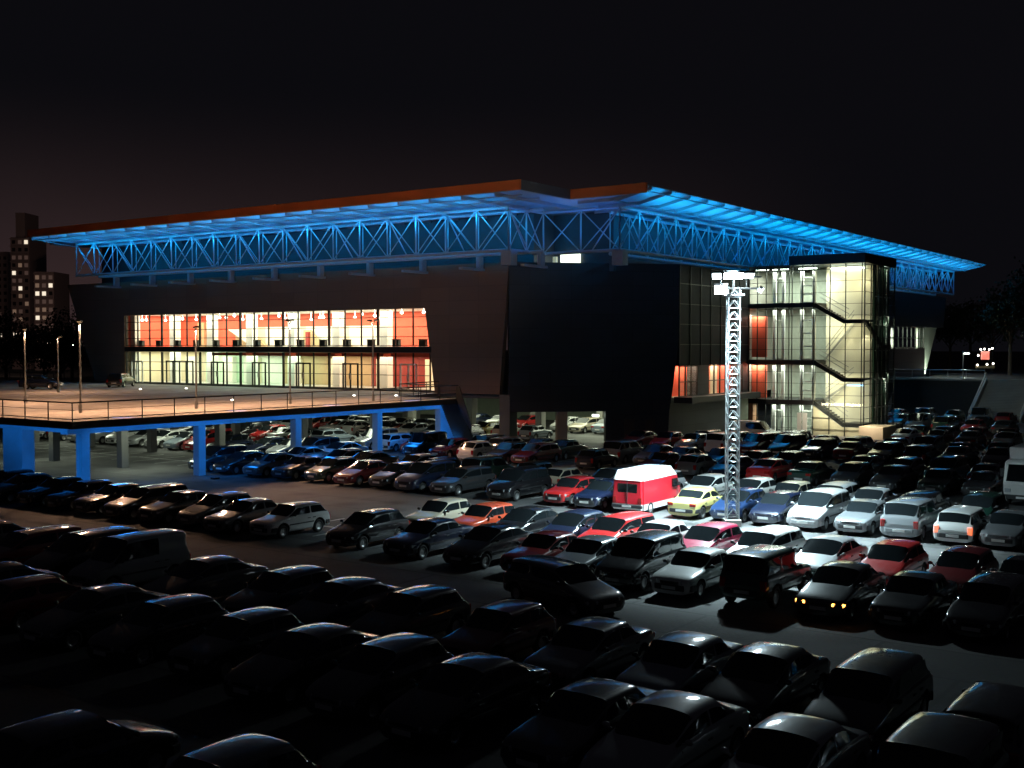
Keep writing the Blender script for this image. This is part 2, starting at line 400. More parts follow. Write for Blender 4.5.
def make_car(key):
    sp = SPEC[key]; L, W, H = sp['L'], sp['W'], sp['H']; hl, w = L/2, W/2; r = sp.get('wr', .3); hf, te, zt = sp['hf'], sp['te'], sp['zt']
    root = empty(KIND_NAME[key])
    full = body_mesh(sp)
    def part(me):
        o = bpy.data.objects.new(me.name, me); col.objects.link(o); o.parent = root; return o
    part(split(full, (0, 5), 'body', [MP, MA])); part(split(full, (1,), 'windscreen', [MG])); part(split(full, (2,), 'rear_window', [MG]))
    part(split(full, (3,), 'side_window', [MG])); part(split(full, (4,), 'side_window', [MG]))
    wheels(root, r, (hl-.74, -hl+.78), w-.12)
    bz = .33 if r < .33 else .45
    bmt = MP if sp['pb'] else MTR
    strip([(hl-.36, -w-.0), (hl-.16, -.93*w), (hl-.01, -.6*w), (hl+.03, 0), (hl-.01, .6*w), (hl-.16, .93*w), (hl-.36, w)], bz, bz+.19, .035).build('bumper', bmt, root)
    strip([(-hl+.34, w), (-hl+.12, .94*w), (-hl-.005, .65*w), (-hl-.03, 0), (-hl-.005, -.65*w), (-hl+.12, -.94*w), (-hl+.34, -w)], bz+.02, bz+.21, .035).build('bumper', bmt, root)
    hatch = sp['xrb']+hl < .5
    for s in (-1, 1):
        b = MB(); zz = hf-.15
        b.prism([(hl-.36, s*.955*w), (hl-.10, s*.90*w), (hl+.022, s*.50*w), (hl-.2, s*.46*w)], 'z', zz-.08, zz+.055)
        bmesh.ops.bevel(b.bm, geom=b.bm.edges[:], offset=.02, segments=2, affect='EDGES')
        b.build('headlight', MH, root)
        b = MB()
        if hatch: b.box(-hl-.0, s*.68*w, te-.36, -hl+.2, s*.93*w, te-.02, .03)
        else: b.box(-hl-.008, s*.52*w, te-.26, -hl+.2, s*.90*w, te-.10, .025)
        b.build('tail_light', ML, root)
        b = MB(); b.ball((sp['xc']-.22, s*(w+.06), sp['hc']+.07), .1, 2, (.55, .95, .62)); b.tube((sp['xc']-.2, s*(w-.07), sp['hc']+.02), (sp['xc']-.2, s*(w+.03), sp['hc']+.05), .025)
        b.build('wing_mirror', MP if sp['pb'] else MTR, root)
        zb0 = sp.get('zb', .2); zm = zb0+(sp['hc']-zb0)*.55; b = MB()          # rubbing strip, door seams and handles
        b.box(-hl+1.12, s*(w-.03), zm-.05, hl-1.1, s*(w+.008), zm+.005)
        xd = (sp['xw']+sp['xrr'])/2-.05
        for x in ((sp['xc']-.12, xd, max(xd-.95, -hl+.95)) if not sp.get('panel') else (sp['xc']-.12, xd+.1)):
            ya = [(.955*w, zb0+.1), (.992*w, zm), (.975*w, sp['hc']-.08)]
            b.prism([(s*y, z) for y, z in ya]+[(s*(y-.03), z) for y, z in ya[::-1]], 'x', x-.009, x+.009)
        for x in (xd+.16, max(xd-.80, -hl+1.1)): b.box(x-.08, s*(.96*w), sp['hc']-.17, x+.08, s*(w+.012), sp['hc']-.135)
        b.build('door_trim', MTR, root)
    b = MB(); b.box(hl+.055, -.26, bz+.04, hl+.068, .26, bz+.15); b.build('number_plate', MPL, root)
    b = MB(); b.box(-hl-.078, -.26, bz+.07, -hl-.062, .26, bz+.18); b.build('number_plate', MPL, root)
    b = MB(); b.box(hl-.12, -.42*w, hf-.24, hl-.0, .42*w, hf-.12, .015)
    for k in range(3): b.box(hl-.0, -.40*w, hf-.225+k*.035, hl+.008, .40*w, hf-.215+k*.035)
    b.build('grille', MTR, root)
    finish(root, key)
for k in SPEC: make_car(k)

# ---- high-roofed camper van, red over white
MVR = mat('camper_red', (.62, .015, .03), .4, coat=.4, noise=.1, nscale=2)
MVW = mat('camper_white', (.74, .72, .70), .4, coat=.3, noise=.12, nscale=3)
def make_camper():
    root = empty('camper_van'); L, w = 4.6, .9; hl = L/2
    # nose +x; body tapers a little to the roof
    def hull(z0, z1, k0, k1, e0, e1, n0, n1):
        b = MB(); bm = b.bm
        def ring(z, k, e, n): return [bm.verts.new(p) for p in ((-hl+e, -w*k, z), (hl-n, -w*k, z), (hl-n, w*k, z), (-hl+e, w*k, z))]
        A, B = ring(z0, k0, e0, n0), ring(z1, k1, e1, n1)
        b._f(A[::-1]); b._f(B)
        for i in range(4): b._f([A[i], A[(i+1) % 4], B[(i+1) % 4], B[i]])
        bmesh.ops.bevel(bm, geom=[e for e in bm.edges if abs(e.verts[0].co.z-e.verts[1].co.z) > .1], offset=.11, segments=3, affect='EDGES')
        return b
    hull(.26, .56, .97, 1.0, .03, 0, .0, .03).build('lower_body', MVW, root, smooth=False)
    hull(.563, 1.74, 1.0, .93, 0, .06, .03, .52).build('upper_body', MVR, root)
    h = hull(1.743, 2.22, .95, .80, .04, .22, .48, .95); h.build('high_roof', MVW, root)
    b = MB(); b.box(-hl-.012+.04, -.55, 1.12, -hl+.07, .55, 1.58, .01); b.build('rear_window', MG, root)
    b = MB(); b.box(-hl-.018, -.01, .5, -hl+.02, .01, 1.72); b.build('door_seam', MTR, root)
    for s in (-1, 1):
        b = MB(); b.prism([(1.0, 1.16), (1.66, 1.16), (1.5, 1.58), (1.0, 1.58)], 'y', s*.88, s*.955)
        b.build('side_window', MG, root)
        b = MB(); b.box(-hl-.02, s*.62, .62, -hl+.04, s*.82, .9, .02); b.build('tail_light', ML, root)
        b = MB(); b.ball((hl-.05, s*.62, .72), .12, 2, (.4, 1, 1)); b.build('headlight', MH, root)
        b = MB(); b.box(1.45, s*.97, 1.2, 1.55, s*1.13, 1.38, .03); b.build('wing_mirror', MTR, root)
    b = MB(); b.quad((hl-.12, -.7, 1.14), (hl-.12, .7, 1.14), (hl-.36, .66, 1.64), (hl-.36, -.66, 1.64))
    bmesh.ops.solidify(b.bm, geom=b.bm.faces[:], thickness=-.04); b.build('windscreen', MG, root)
    for x, n in ((hl-.02, 1), (-hl-.06, -1)):
        b = MB(); b.box(x, -.86, .36, x+.08, .86, .52, .02); b.build('bumper', MTR, root)
    b = MB(); b.box(-hl-.075, -.26, .4, -hl-.062, .26, .5); b.build('number_plate', MPL, root)
    wheels(root, .32, (hl-.95, -hl+.85), .80)
    finish(root, 'camper')
make_camper()
def make_truck():
    root = empty('box_truck'); w = 1.0
    b = MB(); b.box(-2.9, -w, .75, 1.2, w, 3.0, .05); b.build('cargo_box', MVW, root)
    b = MB(); b.prism([(1.3, .45), (2.95, .45), (3.0, 1.25), (2.65, 2.25), (2.4, 2.4), (1.3, 2.4)], 'y', -.92, .92)
    bmesh.ops.bevel(b.bm, geom=b.bm.edges[:], offset=.06, segments=2, affect='EDGES'); b.build('cab', MVW, root)
    b = MB(); b.quad((3.005, -.78, 1.33), (3.005, .78, 1.33), (2.70, .72, 2.2), (2.70, -.72, 2.2)); bmesh.ops.solidify(b.bm, geom=b.bm.faces[:], thickness=-.03); b.build('windscreen', MG, root)
    for s in (-1, 1):
        b = MB(); b.prism([(1.6, 1.35), (2.7, 1.35), (2.45, 2.1), (1.6, 2.1)], 'y', s*.9, s*.935); b.build('side_window', MG, root)
        b = MB(); b.box(2.95, s*.55, .75, 3.02, s*.85, .95, .02); b.build('headlight', MH, root)
        b = MB(); b.box(2.5, s*1.0, 1.5, 2.6, s*1.18, 1.95, .03); b.build('wing_mirror', MTR, root)
    b = MB(); b.box(2.9, -.92, .38, 3.08, .92, .62, .03); b.build('bumper', MTR, root)
    b = MB(); b.box(-2.8, -.45, .5, 2.3, .45, .72); b.build('chassis', MTR, root)
    b = MB(); b.box(3.085, -.26, .43, 3.1, .26, .54); b.build('number_plate', MPL, root)
    wheels(root, .4, (2.1, -1.7), .82)
    finish(root, 'truck')
make_truck()
# ------------------------------------------------------------------ sky, ground
w = bpy.data.worlds.new('World'); sc.world = w; w.use_nodes = True
nt = w.node_tree; bg = nt.nodes['Background']
tc = nt.nodes.new('ShaderNodeTexCoord'); sx = nt.nodes.new('ShaderNodeSeparateXYZ'); nt.links.new(tc.outputs['Generated'], sx.inputs[0])
el = nt.nodes.new('ShaderNodeMapRange'); el.interpolation_type = 'SMOOTHSTEP'        # town glow fades with elevation
el.inputs['From Min'].default_value = -.02; el.inputs['From Max'].default_value = .22; el.inputs['To Min'].default_value = 1; el.inputs['To Max'].default_value = 0
nt.links.new(sx.outputs[2], el.inputs['Value'])
gd = Vector((-SA-.42*CA, CA-.42*SA, 0)).normalized()                                  # the glow stands over the town behind the towers
dt = nt.nodes.new('ShaderNodeVectorMath'); dt.operation = 'DOT_PRODUCT'; dt.inputs[1].default_value = gd
nt.links.new(tc.outputs['Generated'], dt.inputs[0])
az = nt.nodes.new('ShaderNodeMapRange'); az.interpolation_type = 'SMOOTHSTEP'
az.inputs['From Min'].default_value = .74; az.inputs['From Max'].default_value = 1.0
nt.links.new(dt.outputs['Value'], az.inputs['Value'])
mu = nt.nodes.new('ShaderNodeMath'); mu.operation = 'MULTIPLY'; cn = nt.nodes.new('ShaderNodeTexNoise'); cn.inputs['Scale'].default_value = 3.2; cn.inputs['Detail'].default_value = 7; nt.links.new(tc.outputs['Generated'], cn.inputs['Vector'])
cm = nt.nodes.new('ShaderNodeMapRange'); cm.inputs['From Min'].default_value = .3; cm.inputs['From Max'].default_value = .7; cm.inputs['To Min'].default_value = .72; cm.inputs['To Max'].default_value = 1.15
nt.links.new(cn.outputs['Fac'], cm.inputs['Value'])
ml = nt.nodes.new('ShaderNodeMath'); ml.operation = 'MULTIPLY'; nt.links.new(el.outputs[0], ml.inputs[0]); nt.links.new(cm.outputs[0], ml.inputs[1]); nt.links.new(ml.outputs[0], mu.inputs[0]); nt.links.new(az.outputs[0], mu.inputs[1])
mx = nt.nodes.new('ShaderNodeMix'); mx.data_type = 'RGBA'
mx.inputs['A'].default_value = (.0026, .0025, .0035, 1); mx.inputs['B'].default_value = (.027, .016, .0165, 1)
nt.links.new(mu.outputs[0], mx.inputs['Factor']); nt.links.new(mx.outputs['Result'], bg.inputs['Color'])
bg.inputs['Strength'].default_value = 1.0

def asphalt():
    m = mat('car_park_asphalt', (.09, .09, .092), .78)
    nt = m.node_tree; b = nt.nodes['Principled BSDF']; tc = nt.nodes.new('ShaderNodeTexCoord')
    n1 = nt.nodes.new('ShaderNodeTexNoise'); n1.inputs['Scale'].default_value = .16; n1.inputs['Detail'].default_value = 8; n1.inputs['Roughness'].default_value = .65
    n2 = nt.nodes.new('ShaderNodeTexNoise'); n2.inputs['Scale'].default_value = 9; n2.inputs['Detail'].default_value = 5
    r1 = nt.nodes.new('ShaderNodeValToRGB'); r1.color_ramp.elements[0].color = (.065, .065, .067, 1); r1.color_ramp.elements[1].color = (.125, .124, .122, 1)
    r1.color_ramp.elements[0].position = .35; r1.color_ramp.elements[1].position = .68
    mxx = nt.nodes.new('ShaderNodeMix'); mxx.data_type = 'RGBA'; mxx.blend_type = 'OVERLAY'; mxx.inputs['Factor'].default_value = .35
    for n in (n1, n2): nt.links.new(tc.outputs['Object'], n.inputs['Vector'])
    nt.links.new(n1.outputs['Fac'], r1.inputs[0]); nt.links.new(r1.outputs[0], mxx.inputs['A']); nt.links.new(n2.outputs['Color'], mxx.inputs['B'])
    nt.links.new(mxx.outputs['Result'], b.inputs['Base Color'])
    # oil stains in the bays, repaired patches, cracks
    vo = nt.nodes.new('ShaderNodeTexVoronoi'); vo.inputs['Scale'].default_value = .42; vo.inputs['Randomness'].default_value = 1
    wn = nt.nodes.new('ShaderNodeVectorMath'); wn.operation = 'MULTIPLY_ADD'; wn.inputs[1].default_value = (1.4, 1.4, 0)
    nt.links.new(n2.outputs['Color'], wn.inputs[0]); nt.links.new(tc.outputs['Object'], wn.inputs[2]); nt.links.new(wn.outputs[0], vo.inputs['Vector'])
    st = nt.nodes.new('ShaderNodeMapRange'); st.inputs['From Min'].default_value = .10; st.inputs['From Max'].default_value = .45; st.inputs['To Min'].default_value = .35; st.inputs['To Max'].default_value = 1
    nt.links.new(vo.outputs['Distance'], st.inputs['Value'])
    br = nt.nodes.new('ShaderNodeTexBrick'); br.inputs['Scale'].default_value = .09; br.inputs['Color1'].default_value = (.75, .75, .75, 1); br.inputs['Color2'].default_value = (1.15, 1.15, 1.15, 1); br.inputs['Mortar'].default_value = (.55, .55, .55, 1); br.inputs['Mortar Size'].default_value = .006
    nt.links.new(tc.outputs['Object'], br.inputs['Vector'])
    m1 = nt.nodes.new('ShaderNodeVectorMath'); m1.operation = 'SCALE'; nt.links.new(mxx.outputs['Result'], m1.inputs[0]); nt.links.new(st.outputs[0], m1.inputs['Scale'])
    m2 = nt.nodes.new('ShaderNodeVectorMath'); m2.operation = 'MULTIPLY'; nt.links.new(m1.outputs[0], m2.inputs[0]); nt.links.new(br.outputs['Color'], m2.inputs[1]); nt.links.new(m2.outputs[0], b.inputs['Base Color'])
    bp = nt.nodes.new('ShaderNodeBump'); bp.inputs['Strength'].default_value = .25; nt.links.new(n2.outputs['Fac'], bp.inputs['Height']); nt.links.new(bp.outputs[0], b.inputs['Normal'])
    return m
b = MB(); b.quad((-1500, -400, -.004), (1500, -400, -.004), (1500, 1800, -.004), (-1500, 1800, -.004))
tag(b.build('ground', mat('rough_ground', (.04, .042, .035), .95, noise=.4, nscale=.05)), kind='structure')
b = MB(); b.quad((-75, -90, 0), (75, -90, 0), (75, 95, 0), (-75, 95, 0))
tag(b.build('car_park_surface', asphalt()), kind='structure')
# painted bay lines, worn
ROWV = {'front': (-68, -59.9, -55.1), 'lit': (-43.8, -38.9), 'mast': (-27.6, -22.9), 'fourth': (-11.5, -6.9), 'fifth': (4.6, 9.2), 'sixth': (20.7, 25.3), 'seventh': (36.8, 41.4)}
m = mat('worn_white_paint', (.55, .55, .53), .7, noise=.5, nscale=4)
b = MB()
for v in (-57.5, -41.35, -25.25, -9.2):
    b.box(-50 if v > -30 else -10, v-.06, .001, 70, v+.06, .005)
    k = -50 if v > -30 else -10
    while k < 70:
        b.box(k-.05, v-2.35, .001, k+.05, v-.07, .0045); b.box(k-.05, v+.07, .001, k+.05, v+2.35, .0045)
        k += 2.55
tag(b.build('parking_markings', m), kind='structure')

# ------------------------------------------------------------------ the arena
arena = empty('arena_building', (0,0,0), label='large sports arena with blue lit roof trusses and glowing red lined foyer', cat='arena')
def P(mb, name, m, parent=arena, **k): return mb.build(name, m, parent, **k)
BAY = [-53.3+6.35*i for i in range(8)]; BAY[-1] = -8.75           # window bays of the main front
# main front (faces -y)
b = MB()
b.prism([(-64.1, 15.7), (-53.3, 15.7), (-53.3, 4.3), (-58.8, 4.3)], 'y', 0, .5)
b.prism([(-53.297, 15.7), (0, 15.7), (-.32, 11.92), (-53.297, 11.92)], 'y', 0, .5)
b.prism([(-9.35, 11.917), (-.32, 11.917), (-1.0, 4.3), (-8.2, 4.3)], 'y', 0, .5)
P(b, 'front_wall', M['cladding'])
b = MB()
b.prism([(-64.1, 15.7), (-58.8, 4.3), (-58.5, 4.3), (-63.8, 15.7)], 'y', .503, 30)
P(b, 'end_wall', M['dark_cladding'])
b = MB(); b.box(-53.29, -.02, 7.9, -8.6, .9, 8.42); P(b, 'floor_band', M['dark_metal'])
b = MB(); b.box(-53.29, .1, 4.3, -8.3, .5, 4.45); P(b, 'plinth', M['dark_concrete'])
# chamfered corner wall
b = MB(); c0, c1 = (.0, .0), (10.6, 11.0)
b.wall(c0, c1, [(0.02, 15.7), (15.26, 15.7), (15.26, 9.0), (14.6, 3.9), (14.4, 2.8), (0.02, 2.8)], 0, .6)
b.wall(c0, c1, [(8.6, 2.797), (14.4, 2.797), (14.3, 0), (8.6, 0)], .02, .6)
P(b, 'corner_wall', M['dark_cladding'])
b = MB(); b.box(-1.0, .0, 0, .1, 1.1, 4.297); P(b, 'pillar', M['dark_concrete'])
b = MB(); b.wall(c0, c1, [(4.3, 0), (5.2, 0), (5.2, 2.795), (4.3, 2.795)], .05, .9); P(b, 'pillar', M['concrete'])
M['dim_door'] = mat('dim_brown_door', (.055, .045, .035), .6)
b = MB(); b.wall(c0, c1, [(10.3, .0), (11.2, .0), (11.2, 2.1), (10.3, 2.1)], -.02, .019); P(b, 'door', M['dim_door'])
b = MB(); b.wall(c0, c1, [(12.2, .0), (13.1, .0), (13.1, 2.1), (12.2, 2.1)], -.02, .019); P(b, 'door', M['dim_door'])
# upper drum behind the trusses
b = MB(); b.prism([(-62, 3.2), (.4, 3.2), (.4, 6.4), (6.6, 6.4), (6.6, 100), (-62, 100)], 'z', 15.0, 20.2)
P(b, 'upper_drum_wall', mat('drum_sheet_metal', (.07, .075, .085), .5, .1, noise=.15, nscale=.4))
b = MB(); b.box(u_at(561, 6.3, 16), 6.2, 15.75, u_at(580, 6.3, 16), 6.397, 16.75)
P(b, 'lit_window', emission('lit_office_window', (.9, 1, .72), 1.6))
b = MB(); b.box(u_at(542, 6.3, 16), 6.2, 15.9, u_at(557, 6.3, 16), 6.397, 16.5)
P(b, 'lit_window', emission('dim_office_window', (.55, .6, .35), .35))
# link wall (faces +x) and far wall
b = MB()
b.box(10.1, 11.0, 6.75, 10.6, 25.9, 15.7); P(b, 'link_wall', mat('dark_link_panels', (.007, .009, .012), .6, noise=.2, spec=.1))
b = MB()
for k in range(8):
    b.box(10.6, 11+k*2.1, 6.75, 10.66, 11.06+k*2.1, 15.7)
for z in (8.6, 10.4, 12.2, 14.0): b.box(10.6, 11.1, z, 10.64, 25.8, z+.06)
P(b, 'curtain_wall_frame', M['frame'])
b = MB(); b.box(10.1, 11.0, 3.45, 11.9, 25.88, 4.0, .03); P(b, 'canopy', M['dark_metal'])
b = MB(); b.box(9.2, 14.7, 4.003, 10.6, 17.0, 6.747); b.box(9.2, 24.5, 4.003, 10.6, 25.85, 6.747); b.box(9.0, 11.0, 0, 9.5, 25.85, 3.447); P(b, 'link_pier', M['dark_cladding'])
b = MB(); b.box(9.3, 11.0, 4.0, 9.5, 25.9, 6.75); P(b, 'interior_wall', M['red_wall'])
b = MB(); b.box(9.51, 17.2, 4.0, 9.6, 18.6, 6.75); b.box(9.51, 19.4, 4.0, 9.6, 20.8, 6.75); P(b, 'interior_wall', M['cream_wall'])
b = MB(); b.box(7.0, 11.0, 3.6, 10.1, 25.9, 3.95); b.box(7.0, 11.0, 6.8, 10.1, 25.9, 7.0); P(b, 'interior_slab', M['white_wall'])
for y0, y1 in ((11.2, 14.7), (17.0, 20.7), (20.75, 24.5)):
    b = MB(); b.quad((10.5, y0, 4.0), (10.5, y1, 4.0), (10.5, y1, 6.75), (10.5, y0, 6.75)); g = P(b, 'window', M['glass'])
    b = MB()
    for k in range(4):
        y = y0+(y1-y0)*k/3; b.box(10.46, y-.05, 4.0, 10.58, y+.05, 6.74)
    for z in (4.03, 5.3, 6.68): b.box(10.47, y0, z-.04, 10.57, y1, z+.04)
    b.build('frame', M['frame'], g)
area('link_light', (10.0, 18, 6.7), (.8, 13), 420, (1, .72, .5), parent=arena)
b = MB()
b.prism([(35.2, 15.7), (96.6, 15.7), (95.4, 11.2), (35.2, 11.2)], 'x', 10.1, 10.6)
b.prism([(35.2, 8.2), (86, 8.2), (86, .3), (35.2, .3)], 'x', 10.1, 10.6)
b.prism([(35.2, 11.19), (70.5, 11.19), (70.5, 8.21), (35.2, 8.21)], 'x', 10.1, 10.6)
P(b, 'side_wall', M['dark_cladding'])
b = MB(); b.prism([(86.01, 11.19), (95.4, 11.19), (90.0, 4.5), (86.01, 4.5)], 'x', 9.2, 9.6); P(b, 'end_return_wall', mat('pale_green_render', (.55, .62, .52), .7, noise=.1))
b = MB(); b.box(6, 70.5, 8.0, 6.3, 86, 11.3); P(b, 'interior_wall', M['white_wall'])
b = MB(); b.box(6.31, 79.5, 8.2, 6.6, 82, 11.2); P(b, 'interior_wall', M['red_wall'])
b = MB(); b.quad((10.4, 70.5, 8.2), (10.4, 86, 8.2), (10.4, 86, 11.2), (10.4, 70.5, 11.2)); g = P(b, 'window', M['glass'])
b = MB()
for k in range(9): y = 70.6+15.3*k/8; b.box(10.36, y-.06, 8.2, 10.5, y+.06, 11.18)
for z in (8.3, 9.6, 11.1): b.box(10.37, 70.5, z-.05, 10.49, 86, z+.05)
b.build('frame', M['frame'], g)
area('side_foyer_light', (8.4, 78, 11.1), (3, 14), 2600, (.95, 1, .82), parent=arena)
area('end_wall_wash', (10.5, 89.5, 4.75), (.5, 3), 120, (.85, 1, .8), (-.5, 0, 1), parent=arena)

# foyer behind the main front
b = MB(); b.box(-53.5, .9, 4.2, -8.4, 8.6, 4.44); b.box(-53.5, .91, 7.87, -8.4, 8.6, 8.45); P(b, 'foyer_floor', M['floor_tile'])
for k in range(7): area('column_fill', (BAY[k]+4.4, 1.6, 11.8), (3, .6), 60, (1, .95, .8), (0, .35, -1), parent=arena); area('column_fill', (BAY[k]+4.4, 1.6, 7.7), (3, .6), 45, (.95, 1, .8), (0, .35, -1), parent=arena)  # added fill lamps for the outer sides of the columns
b = MB(); b.box(-53.8, .51, 4.4, -53.4, 8.6, 7.99); P(b, 'foyer_end_wall', M['cream_wall'])
b = MB(); b.box(-53.5, .51, 11.95, -8.6, 8.6, 12.2); P(b, 'foyer_ceiling', M['white_wall'])
b = MB(); b.box(-53.8, .51, 8.0, -53.4, 8.6, 12); b.box(-8.2, .51, 4.4, -7.9, 8.6, 12); P(b, 'foyer_end_wall', M['red_wall'])
def ubox(m, x0, y0, z0, x1, y1, z1, name='foyer_wall_panel'):
    q = MB(); q.box(x0, y0, z0, x1, y1, z1); return P(q, name, m)
# seen at a slant: what stands at bay k shows through the window of bay k+1
top = [('red_wall',), ('red_wall', 'white'), ('band', 'white'), ('band', 'tan'), ('band', 'white'), ('red_wall',), ('red_wall',)]
for i, tp in enumerate(top):
    a, c = BAY[i], BAY[i+1]
    if tp[0] == 'red_wall':
        split_x = c-2.9 if len(tp) > 1 else c
        ubox(M['red_wall'], a, 7.6, 8.46, split_x-.01, 7.9, 11.94)
        if i in (0,): ubox(M['tan_wall'], c-2.6, 7.2, 8.46, c-1.5, 7.59, 11.2)
        if len(tp) > 1:
            ubox(M['tan_wall'], split_x, 7.6, 8.46, c, 7.9, 10.4); ubox(M['red_wall'], split_x, 7.6, 10.41, c, 7.9, 11.94)
            q = MB(); q.prism([(split_x-.2, 10.4), (c+.5, 10.4), (c+.5, 8.6)], 'y', 6.6, 7.0); P(q, 'stair_balustrade', M['white_wall'])
    else:
        ubox(M['red_wall'], a, 7.6, 10.6, c, 7.9, 11.94)
        ubox(M['cream_wall'], a, 7.6, 8.46, a+2.0, 7.9, 10.59); ubox(M['white_wall'], a+2.0, 7.6, 8.46, c, 7.9, 10.59)
        if tp[1] == 'tan':
            q = MB(); q.prism([(a+2.4, 8.46), (a+5.4, 8.46), (a+3.2, 10.2), (a+2.4, 10.2)], 'y', 6.8, 7.2); P(q, 'stair_flight', M['tan_wall'])
            ubox(M['dark_red'], a+3.0, 6.5, 8.46, a+3.4, 6.79, 10.0, 'stair_post')
        else:
            q = MB(); q.prism([(a+1.2, 8.46), (a+2.9, 8.46), (a+1.2, 9.7)], 'y', 6.8, 7.2); P(q, 'stair_flight', M['tan_wall'])
low = ['cream_wall', 'green_lit_wall', 'white_wall', 'tan_wall', 'tan_wall', 'dark_red', 'dark_red']
for i, k in enumerate(low):
    a, c = BAY[i], BAY[i+1]
    ubox(M[k], a, 6.2, 4.45, c-.01, 6.5, 7.86)
    if i >= 2: ubox(M['cream_wall'], a+1.2, 5.6, 4.45, a+2.9, 6.19, 7.2)
    if i >= 2: ubox(M['red_wall'], a+.9, 1.0, 7.5, c-.05, 5.5, 7.8, 'red_lit_soffit')  # red box whose colour stands in for red light on the soffit
    if i < 2: ubox(M['white_wall'], a+3.6, 5.6, 4.45, a+5.2, 6.19, 7.3)
for i in range(8):
    if i < 7:
        a = BAY[i]
        for z0, z1 in ((4.45, 7.86), (8.46, 11.94)):
            ubox(M['white_wall'], a-2.3, 3.0, z0, a-1.35, 3.8, z1, 'foyer_column') if i else ubox(M['white_wall'], a+.02, .8, z0, a+.8, 1.5, z1, 'foyer_column')
for i in range(7):
    a, c = BAY[i], BAY[i+1]
    for st, (z0, z1) in enumerate(((4.45, 7.85), (8.5, 11.92))):
        b = MB(); xr = c if i < 6 else c-(.1 if st == 0 else .45)
        b.quad((a, .22, z0), (xr+(.25 if i == 6 and st == 0 else 0), .22, z0), (xr, .22, z1), (a, .22, z1)); g = P(b, 'window', M['glass'])
        b = MB()
        for k in range(4):
            x = a+(c-a)*k/3; hw = .10 if k == 0 else .032
            if i == 6 and k == 3: x -= .15
            b.box(x-hw, .12, z0, x+hw, .30, z1-.002)
        zs = (z0+.05, z0+.85, z0+1.75, z0+2.65) if st else (z0+.05, z0+1.35, z0+2.3)
        for z in zs: b.box(a, .15, z-.03, xr, .28, z+.03)
        b.build('frame', M['frame'], g)
    if i not in (1,):
        dx = a+(2.0 if i in (2, 3, 4, 5) else 1.2 if i == 0 else 2.9)
        b = MB(); fr = M['white_frame'] if i in (0, 6) else M['frame']
        for x in (dx, dx+.95, dx+1.9): b.box(x-.06, -.03, 4.46, x+.06, .10, 6.75)
        b.box(dx-.06, -.03, 6.75, dx+1.96, .10, 6.87)
        d = P(b, 'entrance_door', fr)
        b = MB(); b.box(dx+.85, -.09, 5.3, dx+.89, -.04, 5.9); b.box(dx+1.01, -.09, 5.3, dx+1.05, -.04, 5.9); b.build('handle', M['grey_metal'], d)
    else:
        b = MB()
        for k in range(5): b.box(a+.9+k*1.1, -.03, 4.46, a+1.0+k*1.1, .10, 6.8)
        b.box(a+.9, -.03, 6.8, a+5.4, .10, 6.92); P(b, 'entrance_door', M['frame'])
rl = random.Random(4)
for i in range(7):
    a, c = BAY[i], BAY[i+1]
    n = (5, 3, 4, 4, 5, 4, 2)[i]
    for k in range(n):
        x = a+.8+(c-a-1.2)*(k+.5)/n+rl.uniform(-.3, .3); y = rl.uniform(1.0, 6.2); z = rl.uniform(11.25, 11.7)
        if i == 6: y, z = 1.0, 11.6
        b = MB(); b.ball((x, y, z), .15, 2, (1, 1, .85)); b.tube((x, y, z+.15), (x, y, 11.95), .02, 5); P(b, 'foyer_globe_lamp', M['globe'])
    cl = (1, .86, .62) if i not in (3,) else (.9, 1, .78)
    area('foyer_light', ((a+c)/2, 4.2, 11.85), (5.6, 5), 520, cl, parent=arena)
    lc = ((1, .95, .66), (1, .97, .72), (.72, 1, .66), (.7, 1, .72), (1, .85, .6), (1, .8, .55), (1, .82, .55))[i]
    area('foyer_light', ((a+c)/2, 3.4, 7.45 if i >= 2 else 7.8), (5.4, 4), 330, lc, parent=arena)

# stair tower --------------------------------------------------------------
TX0, TXS, TX1, TY0, TY1 = 10.6, 17.2, 22.0, 25.9, 35.0
b = MB(); b.box(14.7, TY0-.15, 16.25, TX1+.15, TY1+.1, 17.15, .03); P(b, 'tower_cap', M['dark_metal'])
b = MB(); b.box(TX0, TY0, 15.85, 14.69, TY1, 16.3); P(b, 'tower_cap', M['dark_metal'])
b = MB(); b.box(TXS, 29.2, 0, TX1-.3, 29.5, 16.2); P(b, 'tower_back_wall', mat('stair_wall', (.66, .63, .54), .6, noise=.25, nscale=.5))
b = MB(); b.box(TX0, 31.5, 0, TXS-.01, 31.8, 16.2); P(b, 'tower_back_wall', mat('hall_grey_green', (.34, .38, .33), .7, noise=.2))
b = MB(); b.box(TX0-.3, TY0+.1, 4.0, TX0-.01, 31.5, 16.2); P(b, 'tower_side_wall', M['concrete'])
b = MB(); b.box(TX0+.05, 26.5, 3.4, 12.2, 26.65, 6.6); b.box(TX0+.05, 26.5, 7.4, 12.2, 26.65, 11.4); P(b, 'curtain', M['red_wall'])
b = MB(); b.box(TX0+.02, TY0-.1, 0, TX0+.5, TY0+1.0, 3.3); P(b, 'tower_pier', mat('warm_timber_panel', (.45, .22, .12), .6, noise=.2))
for z in (3.3, 7.15, 12.65):
    b = MB(); b.box(TX0, TY0-.12, z-.45, TXS, 31.5, z); P(b, 'tower_floor', M['dark_metal'])
